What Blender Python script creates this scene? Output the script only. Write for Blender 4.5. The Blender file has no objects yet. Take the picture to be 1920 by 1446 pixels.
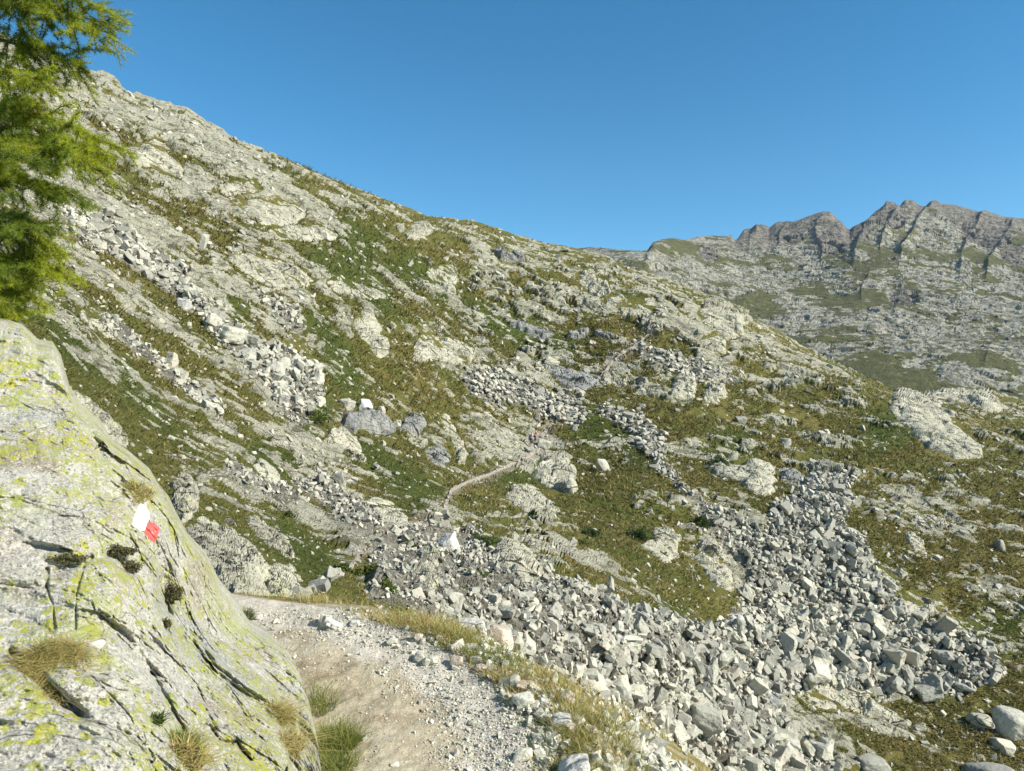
import bpy, bmesh, math, random
import numpy as np
from mathutils import Vector, Matrix
D = bpy.data
SC = bpy.context.scene
COL = SC.collection
F = 1397.0; CX = 960.0; CY = 723.0          # the photograph's lens, in its own pixels
np.random.seed(7); random.seed(7); HAZE = True

# ------------------------------------------------------------------ camera, sky, sun
cam = D.cameras.new('camera'); camo = D.objects.new('camera', cam); COL.objects.link(camo)
cam.sensor_width = 36; cam.lens = 36*F/1920; cam.clip_start = 0.05; cam.clip_end = 20000
camo.location = (0, 0, 0); camo.rotation_euler = (math.radians(90), 0, 0)
SC.camera = camo
SUN_EL = math.radians(34); SUN_AZ = math.radians(112)      # clockwise from +Y
sdir = Vector((math.sin(SUN_AZ)*math.cos(SUN_EL), math.cos(SUN_AZ)*math.cos(SUN_EL), math.sin(SUN_EL)))
W = D.worlds.new('World'); SC.world = W; W.use_nodes = True
nt = W.node_tree; nt.nodes.clear()
sky = nt.nodes.new('ShaderNodeTexSky'); sky.sky_type = 'NISHITA'; sky.sun_disc = False
sky.sun_elevation = SUN_EL; sky.sun_rotation = SUN_AZ; sky.altitude = 2200
sky.air_density = 1.0; sky.dust_density = 0.35; sky.ozone_density = 1.6
hs = nt.nodes.new('ShaderNodeHueSaturation'); hs.inputs['Saturation'].default_value = 1.36; hs.inputs['Hue'].default_value = 0.487      # the deep blue of high mountain air
bg = nt.nodes.new('ShaderNodeBackground'); bg.inputs['Strength'].default_value = 0.107
wo = nt.nodes.new('ShaderNodeOutputWorld')
nt.links.new(sky.outputs[0], hs.inputs['Color']); nt.links.new(hs.outputs[0], bg.inputs[0]); nt.links.new(bg.outputs[0], wo.inputs[0])
sl = D.lights.new('sun', 'SUN'); sl.energy = 5.0; sl.angle = math.radians(0.5); sl.color = (1, 0.945, 0.84)
so = D.objects.new('sun', sl); COL.objects.link(so); so.rotation_euler = sdir.to_track_quat('Z', 'Y').to_euler()
SC.view_settings.view_transform = 'Standard'; SC.view_settings.look = 'None'
SC.view_settings.exposure = 0.72; SC.view_settings.gamma = 1.0
SC.cycles.max_bounces = 5; SC.cycles.diffuse_bounces = 3; SC.cycles.transparent_max_bounces = 6
SC.cycles.volume_bounces = 0

# ------------------------------------------------------------------ object helpers
def tag(o, label=None, cat=None, group=None, kind=None):
    if label: o['label'] = label
    if cat: o['category'] = cat
    if group: o['group'] = group
    if kind: o['kind'] = kind
    return o
def empty(name, loc=(0, 0, 0), rz=0, **k):
    o = D.objects.new(name, None); COL.objects.link(o); o.location = loc; o.rotation_euler = (0, 0, rz)
    return tag(o, **k)
def arrmesh(name, V, faces, smooth=False):
    """faces: (n,3) or (n,4) int array"""
    V = np.ascontiguousarray(V, dtype=np.float32); faces = np.ascontiguousarray(faces, dtype=np.int32)
    m = D.meshes.new(name); n, k = faces.shape
    m.vertices.add(len(V)); m.vertices.foreach_set('co', V.ravel())
    m.loops.add(n*k); m.loops.foreach_set('vertex_index', faces.ravel())
    m.polygons.add(n); m.polygons.foreach_set('loop_start', np.arange(0, n*k, k, dtype=np.int32))
    m.polygons.foreach_set('use_smooth', np.full(n, bool(smooth)))
    m.update(calc_edges=True); return m
def attr(m, name, a):
    at = m.attributes.new(name, 'FLOAT', 'POINT'); at.data.foreach_set('value', np.ascontiguousarray(a, dtype=np.float32).ravel())
def link(name, m, mat=None, parent=None, loc=None, **k):
    if mat and not m.materials: m.materials.append(mat)
    o = D.objects.new(name, m); COL.objects.link(o)
    if parent: o.parent = parent
    if loc is not None: o.location = loc
    return tag(o, **k)
def gridfaces(nr, nc):
    i = np.arange(nr*nc).reshape(nr, nc)
    return np.stack([i[:-1, :-1], i[:-1, 1:], i[1:, 1:], i[1:, :-1]], -1).reshape(-1, 4)

# ------------------------------------------------------------------ noise
def _h(ix, iy, iz, s):
    h = (ix.astype(np.uint32)*np.uint32(374761393) + iy.astype(np.uint32)*np.uint32(668265263)
         + iz.astype(np.uint32)*np.uint32(2147483647 - 3691) + np.uint32(s*974711 + 131))
    h ^= h >> np.uint32(13); h *= np.uint32(1274126177); h ^= h >> np.uint32(16)
    h *= np.uint32(2246822519); h ^= h >> np.uint32(15)
    return h
def _r(h): return (h & np.uint32(0xffffff)).astype(np.float32)/16777215.0
def vnoise(p, s=0):
    p = p.astype(np.float32); i = np.floor(p).astype(np.int32); f = p - i
    f = f*f*f*(f*(f*6-15)+10); out = np.zeros(len(p), np.float32)
    for dx in (0, 1):
        wx = f[:, 0] if dx else 1-f[:, 0]
        for dy in (0, 1):
            wy = f[:, 1] if dy else 1-f[:, 1]
            for dz in (0, 1):
                wz = f[:, 2] if dz else 1-f[:, 2]
                out += wx*wy*wz*_r(_h(i[:, 0]+dx, i[:, 1]+dy, i[:, 2]+dz, s))
    return out*2-1
def fbm(p, s=0, o=4, g=0.5, l=2.03):
    a = 1; t = 0; r = 0
    for k in range(o):
        r = r + a*vnoise(p, s+k*17); t += a; a *= g; p = p*l + 3.7
    return r/t
def facet(p, s=0, jit=0.9, soft=0.16):
    """Worley blocks, each with a plane of its own, edges bevelled: returns height in about -1..1 and F2-F1"""
    p = p.astype(np.float32); i = np.floor(p).astype(np.int32); n = len(p)
    d1 = np.full(n, 9, np.float32); d2 = d1.copy(); h1 = np.zeros(n, np.float32); h2 = h1.copy()
    for dx in (-1, 0, 1):
        for dy in (-1, 0, 1):
            for dz in (-1, 0, 1):
                c = i + np.array([dx, dy, dz], np.int32)
                h = _h(c[:, 0], c[:, 1], c[:, 2], s)
                r = [_r(h*np.uint32(k) + np.uint32(k*7919)) for k in (1, 3, 5)]
                q = [p[:, k] - (c[:, k] + 0.5 + jit*(r[k]-0.5)) for k in range(3)]
                d = q[0]**2 + q[1]**2 + q[2]**2
                pl = ((r[1]-0.5)*q[0] + (r[2]-0.5)*q[1] + (r[0]-0.5)*q[2])*2.6 + _r(h*np.uint32(11))*1.1 - 0.55
                c1 = d < d1; c2 = (~c1) & (d < d2)
                h2 = np.where(c1, h1, np.where(c2, pl, h2)); d2 = np.where(c1, d1, np.where(c2, d, d2))
                h1 = np.where(c1, pl, h1); d1 = np.where(c1, d, d1)
    e = np.sqrt(d2)-np.sqrt(d1); w = 0.5+0.5*sstep(0, soft, e)
    return (h1*w + h2*(1-w)).astype(np.float32), e
def sstep(a, b, x):
    t = np.clip((x-a)/(b-a), 0, 1); return t*t*(3-2*t)
# rock joints run down to the right: coordinates along, across and through them
E1 = np.array([0.80, 0.12, -0.58]); E1 /= np.linalg.norm(E1)
E3 = np.array([0.35, -0.62, 0.70]); E3 -= E1*E3.dot(E1); E3 /= np.linalg.norm(E3)
E2 = np.cross(E3, E1)
def joint(p, k=0.55): return np.stack([p@E1*k, p@E2, p@E3*0.8], -1)

# ------------------------------------------------------------------ plan shapes given in picture coordinates, used to sample the real surfaces
def polydist(u, v, pts, closed=True):
    """signed distance (inside > 0) for a polygon, or unsigned distance for a polyline"""
    P = np.array(pts, float); n = len(P); u = np.asarray(u, float); v = np.asarray(v, float)
    best = np.full(u.shape, 1e9); ins = np.zeros(u.shape, bool)
    for k in range(n if closed else n-1):
        x0, y0 = P[k]; x1, y1 = P[(k+1) % n]; dx, dy = x1-x0, y1-y0
        t = np.clip(((u-x0)*dx + (v-y0)*dy)/(dx*dx+dy*dy+1e-9), 0, 1)
        best = np.minimum(best, np.hypot(u-x0-t*dx, v-y0-t*dy))
        if closed:
            c = ((y0 > v) != (y1 > v)) & (u < (x1-x0)*(v-y0)/((y1-y0) if y1 != y0 else 1e-9) + x0); ins ^= c
    return np.where(ins, best, -best) if closed else best
class TPS:
    def __init__(s, pts, lam=1e-4):
        P = np.array(pts, float); s.x = P[:, :2]/1000.; n = len(P)
        K = s.k(np.linalg.norm(s.x[:, None]-s.x[None], axis=2)) + lam*np.eye(n)
        Q = np.c_[np.ones(n), s.x]; A = np.zeros((n+3, n+3)); A[:n, :n] = K; A[:n, n:] = Q; A[n:, :n] = Q.T
        s.w = np.linalg.solve(A, np.r_[P[:, 2], 0, 0, 0])
    def k(s, r): return np.where(r > 1e-9, r*r*np.log(r+1e-12), 0)
    def __call__(s, u, v):
        sh = u.shape; q = np.stack([u.ravel(), v.ravel()], 1)/1000.; out = np.empty(len(q))
        for a in range(0, len(q), 200000):
            b = q[a:a+200000]
            out[a:a+200000] = s.k(np.linalg.norm(b[:, None]-s.x[None], axis=2))@s.w[:-3] + s.w[-3] + b@s.w[-2:]
        return out.reshape(sh)
def coarse(fn, u, v, n=140):
    """evaluate a smooth function on a coarse lattice and interpolate"""
    gu = np.linspace(u.min(), u.max(), n); gv = np.linspace(v.min(), v.max(), n)
    G = fn(*np.meshgrid(gu, gv)); a = (u-gu[0])/(gu[1]-gu[0]); b = (v-gv[0])/(gv[1]-gv[0])
    i = np.clip(a.astype(int), 0, n-2); j = np.clip(b.astype(int), 0, n-2); a = a-i; b = b-j
    return (G[j, i]*(1-a)+G[j, i+1]*a)*(1-b) + (G[j+1, i]*(1-a)+G[j+1, i+1]*a)*b
def unproj(u, v, Y): return np.stack([(u-CX)/F*Y, Y, (CY-v)/F*Y], -1)
def gnormals(P):
    a = np.gradient(P, axis=1); b = np.gradient(P, axis=0); n = np.cross(a, b)
    n /= np.linalg.norm(n, axis=2, keepdims=True)+1e-12
    n *= np.sign((n*-P).sum(2, keepdims=True)+1e-9); return n
class Surf:
    """a terrain surface kept as a grid whose columns and rows fan out from the viewpoint (fine near, coarse far)"""
    def __init__(s, ucols, crest, bottom, nr, depth, rows=None, back=14, backstep=0.018, backdrop=0.05, push=0.20):
        s.u = ucols; s.vc = np.interp(ucols, [c[0] for c in crest], [c[1] for c in crest]); s.vb = bottom
        t = np.linspace(0, 1, nr) if rows is None else rows; s.t = t
        U = np.repeat(ucols[None], len(t), 0); V = s.vb + (s.vc[None]-s.vb)*t[:, None]
        Y = np.exp(coarse(depth, U, V)); Y = Y*(1+push*np.exp(-(V-s.vc[None])/10.0))
        P = unproj(U, V, Y); s.U = U; s.V = V; s.nfront = len(t)
        ex = []; c = P[-1]
        for k in range(1, back+1):
            g = 1+backstep*k; q = c.copy(); q[:, :2] *= g; q[:, 2] = c[:, 2] - c[:, 1]*backdrop*((k/4.)**1.5)*0.25
            ex.append(q)
        s.P = np.concatenate([P, np.array(ex)], 0); s.N = gnormals(s.P)
        lu = np.linspace(ucols.min(), ucols.max(), 150); lv = np.linspace(V.min(), V.max(), 150); LU, LV = np.meshgrid(lu, lv)
        f = lambda a, b: unproj(a, b, np.exp(depth(a, b)))
        n = np.cross(f(LU+3, LV)-f(LU-3, LV), f(LU, LV-3)-f(LU, LV+3)); n /= np.linalg.norm(n, axis=2, keepdims=True)
        n *= np.sign((n*-unproj(LU, LV, 1+0*LU)).sum(2, keepdims=True)); it = iter(range(3)); NN = np.empty(P.shape)
        for c_ in range(3): NN[..., c_] = coarse(lambda a, b, c_=c_: n[..., c_], U, V, 150)
        NN /= np.linalg.norm(NN, axis=2, keepdims=True); s.N[:len(t)] = NN
        s.N[len(t):] = NN[-1]
        s.UU = np.concatenate([U, np.repeat(ucols[None], back, 0)], 0); s.VV = np.concatenate([V, np.repeat(s.vc[None], back, 0)], 0)
    def at(s, u, v, A=None):
        A = s.P if A is None else A
        u = np.asarray(u, float); v = np.asarray(v, float)
        a = np.clip(np.interp(u, s.u, np.arange(len(s.u))), 0, len(s.u)-1.001); i = a.astype(int); a = (a-i)
        vc = np.interp(u, s.u, s.vc); t = (v-s.vb)/(vc-s.vb); b = np.clip(np.interp(t, s.t, np.arange(len(s.t))), 0, len(s.t)-1.001)
        j = b.astype(int); b = b-j
        if A.ndim == 3: a = a[..., None]; b = b[..., None]
        return (A[j, i]*(1-a)+A[j, i+1]*a)*(1-b) + (A[j+1, i]*(1-a)+A[j+1, i+1]*a)*b

# ------------------------------------------------------------------ materials
class NB:
    def __init__(s, name, rough=0.9, spec=0.2):
        s.m = D.materials.new(name); s.m.use_nodes = True; s.t = s.m.node_tree
        s.b = s.t.nodes['Principled BSDF']; s.b.inputs['Roughness'].default_value = rough
        s.b.inputs['Specular IOR Level'].default_value = spec
        s.geo = s.t.nodes.new('ShaderNodeNewGeometry'); s.pos = s.geo.outputs['Position']
    def n(s, ty, **k):
        x = s.t.nodes.new(ty)
        for a, b in k.items(): setattr(x, a, b)
        return x
    def put(s, sock, v):
        if isinstance(v, bpy.types.NodeSocket): s.t.links.new(v, sock)
        elif isinstance(v, (tuple, list)) and len(v) == 3 and sock.type == 'RGBA': sock.default_value = (*v, 1)
        else: sock.default_value = v
    def noise(s, scale, detail=4, rough=0.55, vec=None, dist=0.0, off=None):
        x = s.n('ShaderNodeTexNoise'); s.put(x.inputs['Vector'], vec or s.pos); x.inputs['Scale'].default_value = scale
        x.inputs['Detail'].default_value = detail; x.inputs['Roughness'].default_value = rough; x.inputs['Distortion'].default_value = dist
        return x.outputs['Fac']
    def voro(s, scale, feat='F1', vec=None, out='Distance', rnd=1.0):
        x = s.n('ShaderNodeTexVoronoi', feature=feat); s.put(x.inputs['Vector'], vec or s.pos)
        x.inputs['Scale'].default_value = scale; x.inputs['Randomness'].default_value = rnd; return x.outputs[out]
    def map(s, scale=(1, 1, 1), rot=(0, 0, 0), loc=(0, 0, 0), vec=None):
        x = s.n('ShaderNodeMapping'); s.put(x.inputs['Vector'], vec or s.pos)
        x.inputs['Scale'].default_value = scale; x.inputs['Rotation'].default_value = rot; x.inputs['Location'].default_value = loc
        return x.outputs[0]
    def ramp(s, f, a, b, lo=0.0, hi=1.0):
        x = s.n('ShaderNodeMapRange', interpolation_type='SMOOTHSTEP'); s.put(x.inputs['Value'], f)
        x.inputs['From Min'].default_value = a; x.inputs['From Max'].default_value = b
        x.inputs['To Min'].default_value = lo; x.inputs['To Max'].default_value = hi; return x.outputs[0]
    def mix(s, f, a, b, mode='MIX'):
        x = s.n('ShaderNodeMix', data_type='RGBA', blend_type=mode); s.put(x.inputs[0], f)
        s.put(x.inputs[6], a); s.put(x.inputs[7], b); return x.outputs[2]
    def math(s, op, a, b=0.0):
        x = s.n('ShaderNodeMath', operation=op); s.put(x.inputs[0], a); s.put(x.inputs[1], b); return x.outputs[0]
    def attr(s, name):
        x = s.n('ShaderNodeAttribute', attribute_name=name); return x.outputs['Fac']
    def island(s): return s.geo.outputs['Random Per Island']
    def orand(s): return s.n('ShaderNodeObjectInfo').outputs['Random']
    def color(s, c): s.put(s.b.inputs['Base Color'], c)
    def bump(s, h, dist, strength=1.0):
        x = s.n('ShaderNodeBump'); s.put(x.inputs['Height'], h); x.inputs['Distance'].default_value = dist
        x.inputs['Strength'].default_value = strength; s.t.links.new(x.outputs[0], s.b.inputs['Normal'])
    def translucent(s, c, f=0.35):
        tr = s.n('ShaderNodeBsdfTranslucent'); s.put(tr.inputs[0], c); mx = s.n('ShaderNodeMixShader'); mx.inputs[0].default_value = f
        out = [x for x in s.t.nodes if x.type == 'OUTPUT_MATERIAL'][0]
        s.t.links.new(s.b.outputs[0], mx.inputs[1]); s.t.links.new(tr.outputs[0], mx.inputs[2]); s.t.links.new(mx.outputs[0], out.inputs[0])

def fissures(nb, scale, width, rot=(0, 0.62, 0.2), sc=(0.45, 1, 1.25), warp=0.35):
    """thin irregular joint lines, 1 on the line"""
    x = nb.n('ShaderNodeTexNoise'); nb.put(x.inputs['Vector'], nb.pos); x.inputs['Scale'].default_value = scale*1.7; x.inputs['Detail'].default_value = 3
    m = nb.n('ShaderNodeVectorMath', operation='SCALE'); nb.put(m.inputs[0], x.outputs['Color']); m.inputs['Scale'].default_value = warp/scale
    a = nb.n('ShaderNodeVectorMath', operation='ADD'); nb.put(a.inputs[0], nb.pos); nb.put(a.inputs[1], m.outputs[0])
    v = nb.voro(scale, 'DISTANCE_TO_EDGE', vec=nb.map(scale=sc, rot=rot, vec=a.outputs[0]))
    g = nb.ramp(nb.noise(scale*1.3, 3, .6, vec=nb.map(loc=(5, 50, 5))), .36, .56)
    return nb.math('MULTIPLY', nb.ramp(v, 0.0, width, 1.0, 0.0), g)
def granite(nb, s=1.0, tint=(0.50, 0.48, 0.40), dark=(0.33, 0.33, 0.30), warm=(0.52, 0.44, 0.36), lich=0.5):
    a = nb.noise(0.35*s, 5, 0.6); b = nb.noise(2.2*s, 6, 0.65); c = nb.noise(14*s, 4, 0.7)
    col = nb.mix(nb.ramp(a, 0.38, 0.62), dark, tint)
    col = nb.mix(nb.ramp(b, 0.35, 0.7, 0.0, 0.75), col, tint)
    col = nb.mix(nb.ramp(nb.noise(0.9*s, 5, 0.6, vec=nb.map(loc=(31, 7, 3))), 0.54, 0.68, 0, 0.6), col, warm)
    col = nb.mix(nb.ramp(nb.noise(3.1*s, 6, 0.7, vec=nb.map(loc=(3, 71, 3))), 0.50, 0.66, 0, lich), col, (0.50, 0.52, 0.27))
    col = nb.mix(nb.ramp(c, 0.32, 0.5, 0.5, 0.0), col, (0.12, 0.12, 0.11))
    return col, b, c
def mat_talus(name, src, k=1.0, s=1.0):
    nb = NB(name, 0.88)
    r = nb.island() if src == 'island' else nb.orand()
    col, b, c = granite(nb, s, tint=(0.53*k, 0.51*k, 0.41*k), dark=(0.34*k, 0.335*k, 0.28*k), lich=0.3)
    col = nb.mix(nb.ramp(r, 0.0, 1.0, 0.0, 0.7), col, (0.19*k, 0.19*k, 0.165*k))
    col = nb.mix(nb.ramp(nb.noise(5.5*s, 6, 0.8, vec=nb.map(loc=(12, 1, 4))), 0.36, 0.50, 0.7, 0), col, (0.15*k, 0.15*k, 0.12*k))
    r2 = nb.math('FRACT', nb.math('MULTIPLY', r, 7.31))
    col = nb.mix(nb.ramp(r2, 0.6, 1.0, 0, 0.6), col, (0.53*k, 0.48*k, 0.37*k))
    nb.color(col); nb.bump(nb.math('ADD', b, nb.math('MULTIPLY', c, 0.5)), 0.06/s, 0.6)
    return nb.m
M = {}
M['block'] = mat_talus('granite_block', 'object', 1.0); M['scree'] = mat_talus('granite_scree', 'island', 1.0)
M['pebble'] = mat_talus('pale_gravel', 'island', 1.3, 12.0); M['stone'] = mat_talus('pale_stone', 'object', 1.32, 8.0)
def mat_solid_rock(name, tint, dark, warm, lich=0.5, s=0.8, k=0.12):
    nb = NB(name, 0.88); col, b, c = granite(nb, s, tint, dark, warm, lich)
    st = nb.noise(3.0*s, 4, 0.6, vec=nb.map(scale=(0.25, 0.8, 1.6), rot=(0, 0.6, 0.2)))
    col = nb.mix(nb.ramp(st, 0.3, 0.46, 0.55, 0.0), col, (0.17, 0.165, 0.14))
    cr = nb.math('MAXIMUM', fissures(nb, 0.40*s, 0.02), nb.math('MULTIPLY', fissures(nb, 1.5*s, 0.03), 0.6))
    col = nb.mix(nb.math('MULTIPLY', cr, 0.85), col, (0.05, 0.05, 0.035))
    hh = nb.math('SUBTRACT', nb.math('ADD', st, nb.math('ADD', b, nb.math('MULTIPLY', c, 0.4))), nb.math('MULTIPLY', cr, 1.2))
    nb.color(col); nb.bump(hh, 1.4*k/s, 0.9); return nb.m
M['slab'] = mat_solid_rock('granite_slab', (0.48, 0.455, 0.35), (0.31, 0.30, 0.23), (0.42, 0.365, 0.29), 0.45)
M['greyslab'] = mat_solid_rock('grey_cliff_rock', (0.32, 0.32, 0.29), (0.19, 0.19, 0.185), (0.30, 0.28, 0.25), 0.15)
M['whiterock'] = mat_solid_rock('fresh_white_rock', (0.62, 0.61, 0.56), (0.50, 0.48, 0.44), (0.56, 0.46, 0.34), 0.05, 2.0, 0.04)
M['stained'] = mat_solid_rock('orange_stained_rock', (0.54, 0.46, 0.36), (0.38, 0.31, 0.24), (0.48, 0.29, 0.16), 0.1, 2.0, 0.05)

def mat_hill():
    nb = NB('alpine_slope', 0.95, 0.1)
    rock = nb.attr('rock'); green = nb.attr('green'); trail = nb.attr('trail'); scree = nb.attr('scree'); soil = nb.attr('soil')
    rc, b, c = granite(nb, 0.8, (0.50, 0.475, 0.37), (0.33, 0.32, 0.245), (0.43, 0.375, 0.30), 0.45)
    st = nb.noise(1.4, 5, 0.65, vec=nb.map(scale=(0.3, 0.8, 1.5), rot=(0, 0.6, 0.2)))
    rc = nb.mix(nb.ramp(st, 0.36, 0.48, 0.8, 0.0), rc, (0.13, 0.125, 0.075))
    rc = nb.mix(nb.ramp(nb.noise(4.5, 6, 0.8, vec=nb.map(loc=(2, 8, 8))), 0.34, 0.48, 0.65, 0), rc, (0.16, 0.155, 0.11))
    cr = nb.math('MAXIMUM', fissures(nb, 0.30, 0.018), nb.math('MULTIPLY', fissures(nb, 1.05, 0.03), 0.6))
    rc = nb.mix(nb.math('MULTIPLY', nb.math('MULTIPLY', cr, rock), 0.75), rc, (0.07, 0.07, 0.035))
    g1 = nb.noise(0.16, 5, 0.6); g2 = nb.noise(1.1, 5, 0.7); g3 = nb.noise(5.0, 4, 0.7)
    gc = nb.mix(nb.ramp(g1, 0.40, 0.58), (0.115, 0.120, 0.030), (0.20, 0.155, 0.052))
    gc = nb.mix(nb.ramp(g2, 0.35, 0.65), gc, (0.15, 0.155, 0.038))
    gc = nb.mix(nb.ramp(g2, 0.56, 0.74, 0, 0.7), gc, (0.27, 0.215, 0.09))
    gc = nb.mix(green, gc, nb.mix(nb.ramp(g3, 0.3, 0.7), (0.050, 0.072, 0.016), (0.105, 0.125, 0.028)))
    gc = nb.mix(nb.ramp(g3, 0.3, 0.5, 0.8, 0.0), gc, (0.040, 0.042, 0.015))
    sp = nb.noise(1.3, 8, 0.8, vec=nb.map(scale=(0.6, 1, 1.3), rot=(0, 0.6, 0.2)))
    edge = nb.math('ADD', nb.math('ADD', nb.math('MULTIPLY', rock, 0.66), 0.12), nb.math('MULTIPLY', nb.math('SUBTRACT', sp, 0.5), 2.8))
    f = nb.ramp(edge, 0.46, 0.56)
    col = nb.mix(f, gc, rc)
    col = nb.mix(nb.ramp(scree, 0.2, 0.8), col, nb.mix(nb.ramp(g3, 0.3, 0.7), (0.13, 0.12, 0.095), (0.34, 0.32, 0.255)))
    col = nb.mix(nb.math('MULTIPLY', nb.ramp(soil, 0.1, 0.8), 0.8), col, (0.33, 0.285, 0.22))
    col = nb.mix(nb.ramp(trail, 0.3, 0.8), col, nb.mix(nb.ramp(g3, 0.3, 0.7), (0.38, 0.34, 0.27), (0.54, 0.49, 0.40)))
    nb.color(col)
    nb.bump(nb.math('SUBTRACT', nb.math('ADD', nb.math('MULTIPLY', g3, 0.8), nb.math('ADD', nb.math('MULTIPLY', st, 1.5), c)), nb.math('MULTIPLY', nb.math('MULTIPLY', cr, rock), 0.6)), 0.26, 0.9)
    return nb.m
M['hill'] = mat_hill()
def mat_far():
    nb = NB('far_mountain_rock', 0.95, 0.1)
    rock = nb.attr('rock'); crag = nb.attr('crag')
    a = nb.noise(0.03, 6, 0.65); b = nb.noise(0.16, 6, 0.75); c = nb.noise(0.5, 4, 0.7)
    rc = nb.mix(nb.ramp(b, 0.38, 0.60), (0.14, 0.138, 0.105), (0.41, 0.395, 0.315))
    rc = nb.mix(nb.ramp(c, 0.35, 0.5, 0.6, 0.0), rc, (0.09, 0.085, 0.07))
    cg = nb.mix(nb.ramp(b, 0.4, 0.6), (0.085, 0.08, 0.07), (0.25, 0.225, 0.185))
    rc = nb.mix(crag, rc, cg); rc = nb.mix(nb.math('MULTIPLY', fissures(nb, 0.05, 0.05), .7), rc, (.05, .05, .045))
    gc = nb.mix(nb.ramp(b, 0.35, 0.65), (0.065, 0.070, 0.028), (0.125, 0.12, 0.047))
    edge = nb.math('ADD', nb.math('ADD', nb.math('MULTIPLY', rock, 0.66), 0.12), nb.math('MULTIPLY', nb.math('SUBTRACT', nb.noise(0.075, 8, 0.8), 0.5), 3.2))
    nb.color(nb.mix(nb.ramp(edge, 0.38, 0.6), gc, rc)); nb.bump(nb.math('ADD', b, nb.math('MULTIPLY', c, 0.6)), 3.0, 0.9); return nb.m
M['far'] = mat_far()
def mat_grass(name, cols, tr=0.3):
    nb = NB(name, 0.7, 0.15); r = nb.island(); c = cols[0]
    for k, x in enumerate(cols[1:]): c = nb.mix(nb.ramp(r, k/len(cols[1:]), (k+1)/len(cols[1:])), c, x)
    nb.color(c); nb.translucent(c, tr); return nb.m

# ================================================================== THE HILLSIDE
HP = [(450,1130,11),(600,1130,12),(750,1150,15),(600,1000,27),(900,1200,18),(1100,1300,22),(1300,1446,28),(1500,1446,36),
 (1900,1446,42),(1900,1340,48),(1880,1200,60),(1900,1050,76),(1900,900,112),(1900,800,165),(1900,745,205),(1600,1290,48),(1440,1150,54),
 (1500,1050,64),(1570,900,90),(1500,800,125),(1500,700,165),(1500,650,190),(1250,1200,32),(1250,1080,46),(1250,960,68),(1250,850,97),
 (1250,750,125),(1250,650,152),(1250,570,178),(1250,530,200),(1000,1100,27),(1000,1000,46),(1000,900,82),(1000,830,108),(1000,740,130),
 (1000,650,155),(1000,560,182),(1000,500,206),(1000,450,232),(750,1050,23),(750,950,43),(750,850,66),(750,750,93),(750,650,120),
 (750,550,147),(750,450,180),(750,385,212),(500,1050,15),(500,950,27),(500,850,43),(500,750,62),(500,650,83),(500,550,106),(500,450,132),
 (500,350,168),(500,290,198),(250,900,19),(250,800,30),(250,700,45),(250,600,62),(250,500,83),(250,400,110),(250,300,146),(250,200,188),
 (0,700,19),(0,600,30),(0,500,46),(0,400,66),(0,200,126),(0,60,185),(-400,600,21),(-400,300,62),(-400,0,130),(-400,-150,175),
 (2400,1446,46),(2400,1100,88),(2400,900,155),(2400,820,215),(900,1446,12.5),(300,1300,7.2),(1200,1446,24),(1200,1600,19),(900,1600,10),
 (300,1600,5.5),(1900,1700,27),(2400,1700,33),(-400,1000,9),(-400,1600,5),(600,1300,9.5)]
HCR = [(-900,-330),(-500,-160),(-200,-30),(0,60),(120,118),(160,126),(200,140),(240,168),(290,188),(350,200),(380,218),(430,248),(480,272),(540,293),(600,320),
 (640,334),(720,368),(760,385),(800,404),(850,409),(900,415),(960,440),(1010,455),(1060,463),(1130,482),(1200,512),(1240,524),(1300,548),
 (1350,564),(1390,580),(1400,596),(1440,612),(1500,645),(1560,675),(1620,702),(1680,728),(1740,735),(1800,728),(1860,733),(1900,745),(1960,760),(2100,790),(2500,850),(3000,900)]
ucol = np.unique(np.concatenate([np.arange(-620, -20, 7.), np.arange(-20, 1960, 1.55), np.arange(1960, 2620, 7.)]))
def squeeze(a, c):
    p = np.interp(a, [400, 1400], [18, 42]); return math.log(c if c < p else p*(c/p)**0.72)
hd = TPS([(a, b, squeeze(a, c)) for a, b, c in HP])
H = Surf(ucol, HCR, 1640, 880, hd)
pu, pv = H.UU.ravel(), H.VV.ravel(); base = H.P.reshape(-1, 3).copy(); N = H.N.reshape(-1, 3)

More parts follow.
